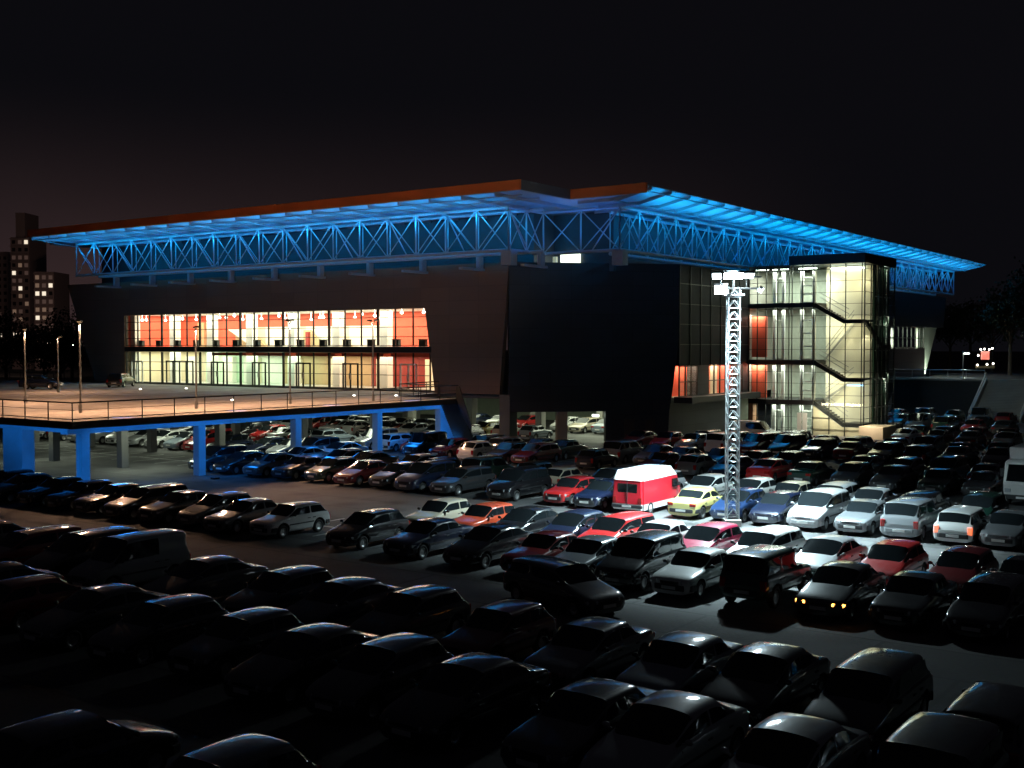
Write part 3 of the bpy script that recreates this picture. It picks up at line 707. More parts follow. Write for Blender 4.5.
# columns and door frames in the hall part
b = MB()
for z0, z1 in ((0, 2.85), (3.3, 6.7), (7.15, 12.2), (12.65, 15.85)):
    for x in (12.7, 13.6, 15.5, 16.7): b.box(x, TY0+.9, z0, x+.3, TY0+1.1, z1)
    for k in range(5):
        z = z0+(z1-z0)*k/4; b.box(15.6, TY0+.92, z, 17.0, TY0+1.05, z+.12)
        if k in (0, 3): b.box(12.8, TY0+.92, z, 13.8, TY0+1.05, z+.12)
P(b, 'hall_frame', M['white_frame'])
b = MB(); 
for x in (15.7, 16.25): b.box(x, TY0-.2, .1, x+.42, TY0-.12, 2.1)
P(b, 'tower_door', M['white_frame'])
# outer glazing
def glazed(name_pts, axis):
    pass
b = MB(); b.quad((TX0, TY0, 0), (TX1, TY0, 0), (TX1, TY0, 16.25), (TX0, TY0, 16.25)); g = P(b, 'tower_front_glass', M['glass'])
b = MB()
for x in (10.65, 11.5, 12.4, 13.6, 14.75, 15.05, 16.1, 17.2, 18.8, 20.3, 21.85): b.box(x-.035, TY0-.1, 0, x+.035, TY0-.01, 16.24)
for k in range(15): z = .6+k*1.08; b.box(TX0, TY0-.08, z-.018, TX1, TY0-.02, z+.018)
b.build('frame', M['frame'], g)
b = MB(); b.quad((TX1, TY0, 0), (TX1, TY1, 0), (TX1, TY1, 16.25), (TX1, TY0, 16.25)); g = P(b, 'tower_side_glass', M['glass'])
b = MB()
for k in range(6): y = TY0+.1+(TY1-TY0-.2)*k/5; b.box(TX1+.01, y-.06, 0, TX1+.1, y+.06, 16.24)
for k in range(15): z = .6+k*1.08; b.box(TX1+.02, TY0, z-.025, TX1+.08, TY1, z+.025)
b.build('frame', M['frame'], g)
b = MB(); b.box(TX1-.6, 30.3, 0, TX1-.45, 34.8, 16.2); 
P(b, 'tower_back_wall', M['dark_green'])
b = MB()
for y in (31.2, 32.4, 33.6): b.box(TX1-.4, y, .2, TX1-.3, y+.14, 16)
for z in (2.5, 5.2, 8.0, 10.5, 13.2): b.box(TX1-.42, 30.4, z, TX1-.32, 34.7, z+.12)
P(b, 'hall_frame', M['white_frame'])
# flights: down to the right along the front, landing, and back up behind
for zt_, zl in ((12.65, 11.0), (7.15, 5.5), (3.3, 1.25)):
    b = MB(); x0, x1 = TXS, 20.1
    b.prism([(x0, zt_), (x1, zl), (TX1-.1, zl), (TX1-.1, zl-.38), (x1-.1, zl-.38), (x0, zt_-.45)], 'y', TY0+.15, TY0+.35)
    n = 11
    for k in range(n):
        x = x0+(x1-x0)*k/n; z = zt_-(zt_-zl)*(k+1)/n
        b.box(x, TY0+.351, z-.16, x+(x1-x0)/n, TY0+1.5, z)
    b.box(x1, TY0+.351, zl-.2, TX1-.1, 29.1, zl-.02)
    P(b, 'stair_flight', M['dark_metal'])
    b = MB()                                             # hand rails
    for dz in (.55, 1.0): b.tube((x0, TY0+1.45, zt_+dz), (x1, TY0+1.45, zl+dz), .035, 6)
    P(b, 'handrail', M['grey_metal'])
    b = MB(); zu = zt_-5.4 if zt_ > 8 else zt_-3.85                # the second half, going back down behind
    b.prism([(TXS, zu+.1), (x1, zl), (x1, zl-.3), (TXS, zu-.25)], 'y', 27.9, 29.0)
    b.bm.free()
    if zu > 1:
        b = MB(); b.prism([(TXS, zu+.05), (x1, zl-.05), (x1, zl-.3), (TXS, zu-.2)], 'y', 28.9, 29.0)
        for dz in (.5, .95): b.tube((TXS, 28.8, zu+dz), (x1, 28.8, zl+dz), .03, 6)
        P(b, 'stair_flight', M['grey_metal'])
b = MB(); b.prism([(27.4, 11.0), (32.2, 8.6), (34.6, 8.6), (34.6, 8.25), (32.0, 8.25), (27.2, 10.62)], 'x', TX1-.35, TX1-.15); P(b, 'stair_flight', M['dark_metal'])
b = MB(); b.prism([(TXS, 2.8), (20.0, .82), (TX1-.02, .82), (TX1-.02, 0), (TXS, 0)], 'y', TY0+.03, TY0+.12); P(b, 'stair_base_wall', M['cream_wall'])
b = MB(); b.box(TX1+.4, TY0-2.2, 0, TX1+2.6, TY0+1.6, 1.15, .02); P(b, 'ramp_wall', M['cream_wall'])
for z in (15.6, 10.6, 5.1):
    area('tower_light', (19.6, 27.4, z+.3), (4, 1.6), 150, (1, .88, .5), (0, .35, -1), parent=arena)
for x, z in ((18.2, 15.9), (20.9, 15.9), (19.0, 10.6), (21.2, 10.4), (18.4, 5.0)):
    spot('stair_wall_spot', (x, 28.5, z), (x+.15, 29.2, z-3.5), 190, (1, .88, .56), 60, .5, .05, arena)
for z, pw in ((15.7, 1000), (12.0, 430), (6.6, 430), (2.75, 360)):
    area('tower_light', (14.4, 27.6, z), (5, 2.4), pw, (.95, 1, .82), (0, 0, -1), parent=arena)
for z in (11.6, 6.65): area('tower_light', (11.3, 26.2, z), (1.2, .3), 70, (1, .8, .6), (0, .1, -1), parent=arena)  # added lamps that brighten the red curtain
for z in (10.2, 4.6, 15.5): area('tower_light', (TX1-.9, 33, z), (.6, 3), 160, (.9, 1, .75), (1, 0, -.8), parent=arena)
area('tower_base_light', (19.5, 24.4, 2.9), (4, .4), 170, (1, .86, .62), (0, .8, -1), parent=arena)
area('tower_base_light', (23.4, 22.6, 2.6), (1.5, .4), 90, (1, .8, .58), (0, .7, -1), parent=arena)
for x, ln in ((10.9, 1.3), (12.6, .5), (13.4, 1.2), (15.3, 1.8), (17.6, 3.4)):
    b = MB(); b.box(x, 29.0 if x > TXS else 26.8, 15.93, x+ln, 29.1 if x > TXS else 26.9, 16.02); P(b, 'tower_strip_lamp', M['tube'])
b = MB(); b.box(19.9, 27.6, 4.72, 21.4, 27.7, 4.82); P(b, 'tower_sign_lamp', emission('blue_neon', (.05, .45, 1), 4))

# roof ---------------------------------------------------------------------
ROOF = [(-57.5, -9), (7.5, -9), (7.5, -2), (14.4, -2), (14.4, 104.5), (-64.5, 104.5), (-64.5, -2), (-57.5, -2)]
RI = [(x if x < 14 else 11.5, y) for x, y in ROOF]
b = MB(); b.prism(RI, 'z', 20.32, 20.95); P(b, 'roof_deck', M['roof'])
b = MB(); b.prism([(-57.4, -8.9), (7.4, -8.9), (7.4, -1.9), (11.5, -1.9), (11.5, 104.4), (-64.4, 104.4), (-64.4, -1.9), (-57.4, -1.9)], 'z', 20.24, 20.318); P(b, 'roof_soffit', M['soffit'])
b = MB(); b.prism([(11.503, 20.24), (14.4, 20.86), (14.4, 20.95), (11.503, 20.95)], 'y', -1.99, 104.5); P(b, 'eave', M['soffit'])
for x0, x1, y in ((-57.5, 7.5, -9), (7.52, 14.4, -2)):
    b = MB(); b.box(x0, y-.12, 20.27, x1+.12, y-.003, 21.03); P(b, 'fascia', M['orange'])
b = MB(); b.box(7.503, -8.99, 20.27, 7.6, -2.13, 21.03); P(b, 'fascia', M['roof'])
b = MB()
x = -57
while x < 7.4: b.box(x-.06, -8.95, 19.98, x+.06, 3.1, 20.238); x += 3.27
y = -1
while y < 104: b.prism([(5.2 if y > 4 else 7.6, 19.98), (11.5, 19.98), (14.38, 20.62), (14.38, 20.855), (11.5, 20.236), (5.2 if y > 4 else 7.6, 20.236)], 'y', y-.06, y+.06); y += 3.27
P(b, 'soffit_rib', M['steel'])
b = MB()
for yy in (-8.6, -6.2): b.box(-57.4, yy-.05, 19.9, 7.4, yy+.05, 19.978)
for xx, zz in ((14.1, 20.47), (11.4, 19.9)): b.box(xx-.05, -1.8, zz, xx+.05, 104, zz+.075)
P(b, 'soffit_purlin', M['steel'])
# trusses
ZB, ZT = 16.35, 19.85
def truss(p0, p1, name, bays, flip=0, r=.075):
    p0, p1 = Vector((*p0, 0)), Vector((*p1, 0)); b = MB()
    L = (p1-p0).length; n = bays
    def q(k, z): return p0+(p1-p0)*(k/n)+Vector((0,0,z))
    b.tube(q(0, ZB), q(n, ZB), .15, 8); b.tube(q(0, ZT), q(n, ZT), .14, 8)
    for k in range(n+1):
        b.tube(q(k, ZB), q(k, ZT), r, 6)
        if k < n:
            if not flip: b.tube(q(k, ZT), q(k+1, ZB), r*.68, 6); b.tube(q(k, ZB), q(k+1, ZT), r*.68, 6)
            elif k % 2: b.tube(q(k, ZT), q(k+1, ZB), r, 6)
            else: b.tube(q(k, ZB), q(k+1, ZT), r, 6)
    return P(b, name, M['steel'])
truss((-57, -3.5), (2.5, -3.5), 'roof_truss', 18)
truss((2.5, -3.5), (2.5, 1.6), 'roof_truss', 2)
truss((2.5, 1.6), (10.0, 1.6), 'roof_truss', 2)
truss((10.0, 1.6), (10.0, 103), 'roof_truss', 31)
truss((-57, -.6), (4.0, -.6), 'roof_truss', 18, 1, .05)
truss((7.3, 4.6), (7.3, 103), 'roof_truss', 30, 1, .05)
for k in range(0, 19, 2):                                # ties from the front truss to the one behind and out to the roof edge
    x = -57+59.5*k/18; b = MB(); b.tube((x, -3.5, ZT), (x, -.6, ZB), .06, 5); P(b, 'cross_tie', M['steel'])
    b = MB(); b.tube((x, -3.5, ZT-.3), (x, -8.4, 20.0), .045, 5); P(b, 'outrigger', M['steel'])
for k in range(0, 32, 2):
    y = 1.6+101.4*k/31; b = MB(); b.tube((10, y, ZT), (7.3, y, ZB), .06, 5); P(b, 'cross_tie', M['steel'])
for k in range(10):
    x = -54+6.54*k*.98; b = MB(); b.box(x-.2, -3.2, 15.0, x+.2, 0.2, 15.2); b.box(x-.18, -.8, 15.2, x+.18, -.2, ZB-.15); P(b, 'truss_post', M['steel'])
b = MB(); b.box(2.0, -3.9, 15.1, 3.0, -3.0, ZB-.1); P(b, 'truss_post', M['steel'])
b = MB(); b.box(9.5, 1.2, 15.1, 10.5, 2.1, ZB-.1); P(b, 'truss_post', M['steel'])
# blue floodlights along the bottom chords, shining up into the trusses and soffit
BL = (.004, .22, 1.0); CY = (.004, .42, 1.0)
for k in range(9):
    x = -53.5+6.6*k
    area_x('roof_blue_light', (x, -2.2, 16.55), (5.8, .25), 95, BL, (0, -.25, 1), arena, along=(1,0,0))
    area_x('roof_blue_light', (x, -5.2, 19.3), (5.8, .2), 70, CY, (0, 1, -.12), arena, R(75), along=(1,0,0))
    area_x('roof_blue_light', (x, -5.6, 17.6), (6.2, .2), 150, CY, (0, -.45, 1), arena, along=(1,0,0))
    b = MB(); b.box(x-2.9, -2.35, 16.40, x+2.9, -2.05, 16.53); P(b, 'blue_floodlight', M['dark_metal'])
for k in range(13):
    y = 6.5+7.7*k
    area_x('roof_blue_light', (8.9, y, 16.55), (6.8, .25), 85, BL, (.25, 0, 1), arena, along=(0,1,0))
    area_x('roof_blue_light', (11.8, y, 19.3), (6.8, .2), 70, CY, (-1, 0, -.12), arena, R(75), along=(0,1,0))
    area_x('roof_blue_light', (12.0, y, 18.6), (7.2, .2), 165, CY, (.4, 0, 1), arena, along=(0,1,0))
    b = MB(); b.box(8.75, y-3.4, 16.40, 9.05, y+3.4, 16.53); P(b, 'blue_floodlight', M['dark_metal'])
area_x('roof_blue_light', (6.2, .3, 16.6), (6, .25), 110, BL, (0, -.2, 1), arena, along=(1,0,0))
# garage under the building
b = MB(); b.box(-60, 30, 0, 9.0, 30.5, 4.2); P(b, 'garage_back_wall', mat('green_lit_garage_wall', (.40, .46, .36), .8, noise=.2))  # concrete wall, greenish lamp light tinted into its colour
b = MB(); b.prism([(-58.5, .6), (-1, .6), (.1, 1.2), (9.0, 10.8), (9.0, 29.9), (-58.5, 29.9)], 'z', 3.9, 4.19); P(b, 'garage_ceiling', M['dark_concrete'])
for k in range(7):
    x = -52+8.2*k
    for y in (9, 20):
        b = MB(); b.box(x-.35, y-.35, 0, x+.35, y+.35, 3.9); P(b, 'garage_column', M['concrete'])
for x, y in ((-45, 14), (-30, 14), (-15, 14), (-2, 16), (3.0, 12)):
    area('garage_light', (x, y, 3.8), (7, 5), 320, (.9, 1, .72), parent=arena)
for x, y in ((4.75, 6.5), (5.6, 7.4)):
    b = MB(); b.box(x-.28, y-.1, 2.28, x+.28, y+.1, 2.46); P(b, 'garage_lamp', M['tube'])
for x, y in ((-3.0, 5), (-12, 4.5), (-24, 4.5), (-36, 4.5)):
    b = MB(); b.box(x-.5, y-.1, 3.70, x+.5, y+.1, 3.85); P(b, 'garage_lamp', M['tube'])
# ------------------------------------------------------------------ raised terrace in front of the arena
terr = empty('raised_terrace', (0,0,0), label='raised paved terrace on blue lit pillars with parking beneath', cat='terrace')
DX, DY0, DY1, DZ = .8, -42.6, -8.0, 4.3
def paving():
    m = panel_mat('terrace_paving', (.40, .36, .31), 1.2, 1.2, .8, .75, .08); nt = m.node_tree
    bt = [n for n in nt.nodes if n.type == 'TEX_BRICK'][0]; tc = [n for n in nt.nodes if n.type == 'TEX_COORD'][0]
    nt.links.new(tc.outputs['Object'], bt.inputs['Vector'])
    n = nt.nodes.new('ShaderNodeTexNoise'); n.inputs['Scale'].default_value = .22; n.inputs['Detail'].default_value = 9; n.inputs['Roughness'].default_value = .7
    r = nt.nodes.new('ShaderNodeMapRange'); r.inputs['From Min'].default_value = .32; r.inputs['From Max'].default_value = .66; r.inputs['To Min'].default_value = .5; r.inputs['To Max'].default_value = 1.15
    s = nt.nodes.new('ShaderNodeVectorMath'); s.operation = 'SCALE'
    nt.links.new(tc.outputs['Object'], n.inputs['Vector']); nt.links.new(n.outputs['Fac'], r.inputs['Value']); nt.links.new(r.outputs[0], s.inputs['Scale'])
    nt.links.new(bt.outputs['Color'], s.inputs[0]); nt.links.new(s.outputs[0], nt.nodes['Principled BSDF'].inputs['Base Color']); return m
b = MB(); b.prism([(-110, DY0), (DX, DY0), (DX, DY1), (-5.5, DY1), (-7.5, -.06), (-110, -.06)], 'z', DZ-.004, DZ); b.build('paving', paving(), terr)
b = MB(); b.prism([(-110, DY0), (DX, DY0), (DX, DY1), (-5.5, DY1), (-7.5, -.06), (-110, -.06)], 'z', DZ-.42, DZ-.006); b.build('slab', M['deck_edge'], terr)
PX = -3.0; PYS = [-39.35+8.65*k for k in range(5)]
b = MB(); b.box(PX-.35, -40.6, DZ-1.0, PX+.35, -4.4, DZ-.425); b.build('edge_beam', M['blue_paint'], terr)
b = MB(); b.box(-110, -39.75, DZ-1.0, PX-.36, -39.0, DZ-.425); b.build('edge_beam', M['blue_paint'], terr)
for k, y in enumerate(PYS):
    hw = .28 if k < 4 else 1.2
    b = MB(); b.box(PX-.28, y-hw, 0, PX+.28, y+hw, DZ-1.003); b.build('pillar', M['blue_paint'], terr)
for x0, x1 in ((u_at(9, -39.4, 2), u_at(28, -39.4, 2)), (-28, -27.2), (-40, -39.2)):
    b = MB(); b.box(x0, -39.8, 0, x1, -38.95, DZ-1.003); b.build('pillar', M['blue_paint'], terr)
for x in (-11.2, -19.4, -27.6, -35.8, -44):
    for y in PYS[:]:
        if y < -38: continue
        b = MB(); b.box(x-.28, y-.28, 0, x+.28, y+.28, DZ-.425); b.build('pillar', M['dark_concrete'], terr)
# railing
def railing(pts, parent, h=1.05, z=DZ, step=2.3, name='railing', m=M['black']):
    b = MB()
    for (x0, y0), (x1, y1) in zip(pts, pts[1:]):
        A, B = Vector((x0, y0, z)), Vector((x1, y1, z)); L = (B-A).length; n = max(1, round(L/step))
        b.tube(A+Vector((0,0,h)), B+Vector((0,0,h)), .045, 6)
        b.tube(A+Vector((0,0,.12)), B+Vector((0,0,.12)), .025, 5); b.tube(A+Vector((0,0,h*.6)), B+Vector((0,0,h*.6)), .012, 4)
        for k in range(n+1):
            p = A+(B-A)*k/n; b.tube(p, p+Vector((0,0,h)), .035, 6)
    return b.build(name, m, parent)
railing([(-110, DY0+.12), (DX-.12, DY0+.12), (DX-.12, DY1+.1), (-5.5, DY1+.1), (-7.4, -.4)], terr)
railing([(-110, -2), (-64, -2)], terr)
# stair from the terrace corner down to the car park
b = MB(); n = 24
for k in range(n):
    z = DZ-(k+1)*DZ/n; y = DY1+.15+k*.11
    b.box(DX-2.0, y, max(0, z-.35), DX-.1, y+.15, z)
b.build('stair', M['deck_edge'], terr)
b = MB(); b.prism([(DX, DZ+1.0), (DX+.3, DZ+1.0), (DX+1.5, 2.3), (DX+1.5, 1.7), (DX, DZ-.4)], 'y', DY1-.3, DY1-.22); b.build('stair_balustrade', M['dark_metal'], terr)
# blue wash on beam and pillars, greenish tubes under the slab
BLU = (.015, .26, 1.0)
for y in PYS[:4]:
    area('terrace_blue_light', (PX+2.6, y-.9, .15), (.5, .5), 38, BLU, (-.75, .25, .9), terr)
    area('terrace_blue_light', (PX+1.6, y+1.5, DZ-.5), (1.2, 3), 75, BLU, (.35, -.2, -1), terr)
    b = MB(); b.box(PX+2.4, y-1.1, 0.0, PX+2.8, y-.7, .12); b.build('ground_spotlight', M['black'], terr)
area_x('terrace_blue_light', (PX+2.0, -22, DZ-.45), (34, .2), 240, BLU, (-1, 0, -.42), terr, along=(0,1,0))
area_x('terrace_blue_light', (PX+2.2, PYS[4]-1.5, .3), (2.4, .4), 70, BLU, (-.9, .3, .8), terr, along=(0,1,0))
area_x('terrace_blue_light', (-20, -41.9, DZ-.45), (36, .2), 230, BLU, (0, 1, -.42), terr, along=(1,0,0))
for x in (u_at(19, -42, .2),): area('terrace_blue_light', (x, -41.5, .15), (2, .4), 60, BLU, (0, .8, .7), terr)
for x in (-9, -20, -33):
    for y in (-31, -20, -9):
        area('terrace_tube_light', (x, y, DZ-.6), (1.2, 5), 125, (.88, 1, .74), (0,0,-1), terr)
        b = MB(); b.box(x-.12, y-.9, DZ-.56, x+.12, y+.9, DZ-.43); b.build('tube_lamp', M['tube'], terr)

# ------------------------------------------------------------------ lamps on the terrace
MLAMP = emission('sodium_lamp_glass', (1, .6, .28), .7)
def lamp(px, depth, h, label, arms=2, power=900, z=DZ, lit=True):
    x, y = ground_at(px, depth)
    t = empty('street_lamp', (x, y, z), label=label, cat='street lamp', group='street lamps on the terrace')
    b = MB(); b.tube((0,0,0), (0,0,h), .075, 8, .05); b.tube((0,0,0), (0,0,.5), .12, 8); b.build('pole', M['grey_metal'], t)
    ang = rng.uniform(-.3, .3)-R(35.5)*0+R(-35)
    for s in ((-1, 1) if arms == 2 else (1,)):
        d = Vector((math.cos(ang)*s, math.sin(ang)*s, 0))
        b = MB(); b.tube((0,0,h-.1), d*.75+Vector((0,0,h+.12)), .035, 6); b.build('arm', M['grey_metal'], t)
        mtx = Matrix.Translation(d*.95+Vector((0,0,h+.12))) @ Matrix.Rotation(ang+(PI if s < 0 else 0), 4, 'Z')
        b = MB(); b.box(-.32, -.13, -.02, .32, .13, .10, .03, mtx); hd = b.build('lamp_head', M['black'], t)
        if lit:
            b = MB(); b.box(-.24, -.09, -.035, .24, .09, -.022, 0, mtx); b.build('lens', MLAMP, hd)
    if lit: spot('lamp_light', (x, y, z+h-.05), (x, y, z), power, (1, .56, .33), 165, .5, .2)
    return t
TL = 5.6
lamp(80, 72, TL, 'dark slim lamp post near the terrace corner railing', 2, 3600)
lamp(25, 85, 5.3, 'pale lamp post at the far left of the terrace', 2, 3200)
lamp(58, 104, 4.9, 'shorter pale lamp post on the terrace beside the parked dark car', 1, 1500)
lamp(196, 77, 5.3, 'lamp post on the terrace in front of the green lit doors', 2, 3800)
lamp(290, 83, 5.9, 'thin lamp post before the middle of the glazed foyer', 2, 3000)
lamp(373, 88, 6.0, 'lamp post on the terrace nearest the red end window', 2, 1500)

MGL = emission('paving_light_glass', (1, .95, .82), 12)
for px, dep in ((140, 110), (186, 112), (270, 99), (354, 96), (396, 96), (232, 88)):
    x, y = ground_at(px, dep); b = MB(); b.ball((0,0,.05), .11, 2, (1, 1, .7)); b.mi = 1; b.tube((0,0,0), (0,0,.05), .14, 12)
    tag(b.build('paving_light', [MGL, M['grey_metal']], None, (x, y, DZ)), 'small glowing light set in the terrace paving', 'lamp', 'small lights in the terrace paving')
# ------------------------------------------------------------------ the big floodlight mast
mx_, my_ = ground_at(733, 54)
mast = empty('floodlight_mast', (mx_, my_, 0), rz=R(35.5), label='tall lattice mast with glaring white floodlights above the cars', cat='floodlight mast')
hw = .27; b = MB(); HT = 11.3
for sx_ in (-1, 1):
    for sy_ in (-1, 1): b.tube((sx_*hw, sy_*hw, 0), (sx_*hw, sy_*hw, HT), .035, 6)
n = 22
for k in range(n):
    z0, z1 = HT*k/n, HT*(k+1)/n; zm = (z0+z1)/2
    for sd in (-1, 1):
        b.tube((-hw, sd*hw, z0), (0, sd*hw, zm+.1), .02, 4); b.tube((hw, sd*hw, z0), (0, sd*hw, zm+.1), .02, 4)
        b.tube((sd*hw, -hw, z0), (sd*hw, hw, z1), .018, 4)
        b.tube((-hw, sd*hw, z0), (hw, sd*hw, z0), .014, 4)
b.build('lattice', M['galv'], mast)
b = MB(); b.box(-.38, -.38, 0, .38, .38, .35, .03); b.build('base', M['concrete'], mast)
b = MB(); b.tube((-.9, 0, 11.75), (1.3, 0, 11.75), .05); b.tube((-.9, 0, 11.2), (1.4, 0, 11.2), .05); b.tube((0, 0, 11.0), (0, 0, 11.9), .07)
b.tube((-.6, 0, 11.2), (-.6, 0, 11.75), .035); b.tube((.6, 0, 11.2), (.6, 0, 11.75), .035); b.build('crossbar', M['galv'], mast)
b = MB(); b.box(-.45, -.45, 10.85, .45, .45, 10.92); b.build('platform', M['galv'], mast)
MFL = emission('floodlight_lens', (.85, .96, 1), 120); MFL2 = emission('floodlight_lens_side', (.7, .93, 1), 14)
def flood(x, z, yaw, tilt, m, s=1.0, y=-.2):
    mt = Matrix.Translation((x, y, z)) @ Matrix.Rotation(yaw, 4, 'Z') @ Matrix.Rotation(tilt, 4, 'X')
    b = MB(); b.prism([(-.26*s, -.20*s), (.26*s, -.20*s), (.26*s, .20*s), (-.26*s, .20*s)], 'y', -.05, .12)
    b.bm.transform(mt); h = b.build('floodlight', M['dark_metal'], mast)
    b = MB(); b.box(-.22*s, -.065, -.16*s, .22*s, -.052, .16*s, 0, mt); b.build('lens', m, h)
    b = MB(); b.tube(mt @ Vector((0, .1, 0)), (x, 0, z), .03); b.build('bracket', M['galv'], h)
flood(-.62, 11.15, R(-8), R(24), MFL, 1.25)
flood(-.82, 11.78, R(-14), R(32), MFL2, .9)
flood(-.28, 11.80, R(0), R(40), MFL, .95)
flood(.20, 11.80, R(6), R(40), MFL, .95)
flood(.70, 11.80, R(14), R(42), MFL2, .9)
flood(1.25, 11.12, R(75), R(35), MFL2, .8)
WH = (.68, .93, 1.0)
def cam_dir(x, y):           # metres to the right of / away from the camera -> world
    return (x*CA-y*SA, x*SA+y*CA)
def mast_spot(dx, dy, power, cone, name='mast_flood_and_fill', lx=0., z=11.2, blend=.9, tz=0, oy=-.45):
    o = cam_dir(lx, oy); t = cam_dir(dx, dy)
    return spot(name, (mx_+o[0], my_+o[1], z), (mx_+t[0], my_+t[1], tz), power, WH, cone, blend, .18)
mast_spot(-.4, -3.8, 54000, 90, lx=.2, blend=.9)
mast_spot(6.5, -.6, 9500, 66, lx=.7)
mast_spot(15.5, 6, 5000, 30, lx=.9, tz=1)  # added narrow spot that brightens the box truck
mast_spot(-5.0, -.5, 26000, 84, lx=-.6)
mast_spot(1.5, 5.5, 13000, 80, lx=.2, oy=.6)
mast_spot(-8, 4.5, 8000, 75, lx=-.5, oy=.5)
st_ = ((26.5-mx_), (59-my_)); spot('mast_flood_and_fill', (mx_, my_+.3, 12.3), (26.8, 59, 2.2), 9000, WH, 13, .5, .18)  # added narrow spot that picks out the far stair
mast_spot(0, .45, 420, 150, lx=.15, z=10.9, tz=8.5)          # added spot standing in for lamp spill on the mast's own head
mast_spot(2, -18, 1800, 60, lx=.3)
mast_spot(-14, 40, 1500, 110, lx=.0, tz=14, z=12.0)
spot('fascia_fill', (mx_, my_, 12.4), (0, -9, 22.5), 3000, (1, .93, .85), 46, .9, .2)  # added fill spot that brightens the orange fascia

# ------------------------------------------------------------------ far side: rear terrace with stair
rt = empty('rear_terrace', (0,0,0), label='dark raised terrace beyond the cars with a wide flight of steps', cat='terrace')
b = MB(); b.box(11.0, 64, 0, 80, 150, 4.3); b.build('retaining_wall', mat('dark_retaining_wall', (.04, .042, .042), .85, noise=.3), rt)
b = MB(); b.box(10.9, 63.8, 4.3, 80, 64.4, 4.55); b.build('coping', M['concrete'], rt)
b = MB(); n = 26
for k in range(n): b.box(24.3, 56.2+k*.3, 0, 29.2, 56.2+(k+1)*.3+.02 if k < n-1 else 63.79, (k+1)*4.3/n)
b.build('stair', M['concrete'], rt)
for x in (24.0, 29.5):
    b = MB(); b.tube((x, 56.2, 1.0), (x, 64, 5.3), .09, 6); b.tube((x, 56.2, 0), (x, 56.2, 1.0), .06); b.tube((x, 64, 4.3), (x, 64, 5.3), .06)
    b.prism([(56.0, 0), (56.0, .5), (64, 4.7), (64, 0)], 'x', x-.1, x+.1); b.build('stair_wall', M['white_wall'], rt)
railing([(11, 64.2), (23.8, 64.2)], rt, z=4.55, m=M['grey_metal']); railing([(29.8, 64.2), (80, 64.2)], rt, z=4.55, m=M['grey_metal'])
x, y = u_at(963, 66.5, 5), 66.5
t = empty('street_lamp', (x, y, 4.3), label='white lit lamp post at the head of the far steps', cat='street lamp')
b = MB(); b.tube((0,0,0), (0,0,3.4), .07, 8); b.build('pole', M['grey_metal'], t)
b = MB(); b.box(-.1, -.12, 3.35, .75, .12, 3.5, .03); h = b.build('lamp_head', M['grey_metal'], t)
b = MB(); b.box(.1, -.14, 3.22, .72, .10, 3.34); b.build('lens', emission('white_lamp_glass', (.9, 1, .95), 6), h)
spot('lamp_light', (x, y, 7.6), (x+1, y-6, 2), 900, (.85, 1, .95), 120, .8, .2)
x, y = ground_at(985, 170)
t = empty('illuminated_sign', (x, y, 4.3), rz=R(35), label='small glowing red and white sign beyond the far steps', cat='sign')
b = MB(); b.tube((0,0,0), (0,0,1.2), .1); b.build('post', M['dark_metal'], t)
b = MB(); b.box(-.6, -.12, 2.2, .6, .12, 3.4, .05); b.build('sign_box', emission('sign_red_face', (1, .16, .09), .8), t)
for (sx_, sz_) in ((-.75, 3.7), (-.2, 3.75), (.5, 3.7), (.95, 3.85), (-1.1, 2.8), (1.1, 1.6), (.2, 1.5), (-1.2, 1.4)):
    b = MB(); b.ball((sx_, -.25, sz_), .14, 2); b.build('bulb', emission('sign_bulb', (1, .93, .8), 7), t)
b = MB(); b.box(-1.4, -.2, .9, 1.4, .2, 1.25); b.build('sign_ledge', mat('sign_ledge', (.3, .25, .15)), t)

# ------------------------------------------------------------------ apartment towers far to the left
MTW = mat('night_apartment_wall', (.42, .34, .32), .8, noise=.2, nscale=.05)
WL = [emission('lit_flat_window', (1, .62, .4), .10), emission('bright_flat_window', (1, .86, .66), .8), emission('dim_flat_window', (.9, .5, .38), .03)]
MDW = mat('unlit_flat_window', (.05, .045, .045), .15)
def tower(px0, px1, depth, ytop, label, seed, step=0, lit=40, bright=()):
    r_ = random.Random(seed)
    x0, y0 = ground_at((px0+px1)/2, depth); wd = (px1-px0)*depth/F; h = CH+(346-ytop)*depth/F
    t = empty('apartment_tower', (x0, y0, 0), rz=R(35.5+rng.uniform(-4, 4)), label=label, cat='apartment block', group='apartment towers on the skyline')
    b = MB(); b.box(-wd/2, 0, 0, wd/2, 14, h-step); b.build('wall', MTW, t)
    if step:
        b = MB(); b.box(-wd*.28, 1, h-step, wd*.22, 12, h); b.build('roof', MTW, t)
    n = max(3, int(wd/2.0)); fl = int((h-step)/2.8)
    cells = [(i, k) for i in range(n) for k in range(1, fl)]; r_.shuffle(cells)
    b = MB()
    for i, k in cells[lit:]:
        x = -wd/2+wd*(i+.5)/n; b.box(x-.6, -.05, k*2.8+.9, x+.6, .02, k*2.8+2.2)
    b.build('dark_windows', MDW, t)['kind'] = 'stuff'
    for q, (i, k) in enumerate(cells[:lit]):
        x = -wd/2+wd*(i+.5)/n; b = MB(); b.box(x-.65, -.07, k*2.8+.8, x+.65, .02, k*2.8+2.2)
        b.build('window', WL[1] if q < 5 else WL[0] if q % 3 == 0 else WL[2], t)
    b = MB()
    for k in range(1, fl+1): b.box(-wd/2-.25, -.55, k*2.8-.12, wd/2+.25, -.051, k*2.8+.12)
    b.build('balcony_slabs', MTW, t)
tower(12, 31, 420, 213, 'tallest far apartment tower with stepped top and scattered lit windows', 3, 9, 26)
tower(35, 55, 400, 272, 'far apartment tower under the roof tip with the brightest windows', 8, 0, 30)
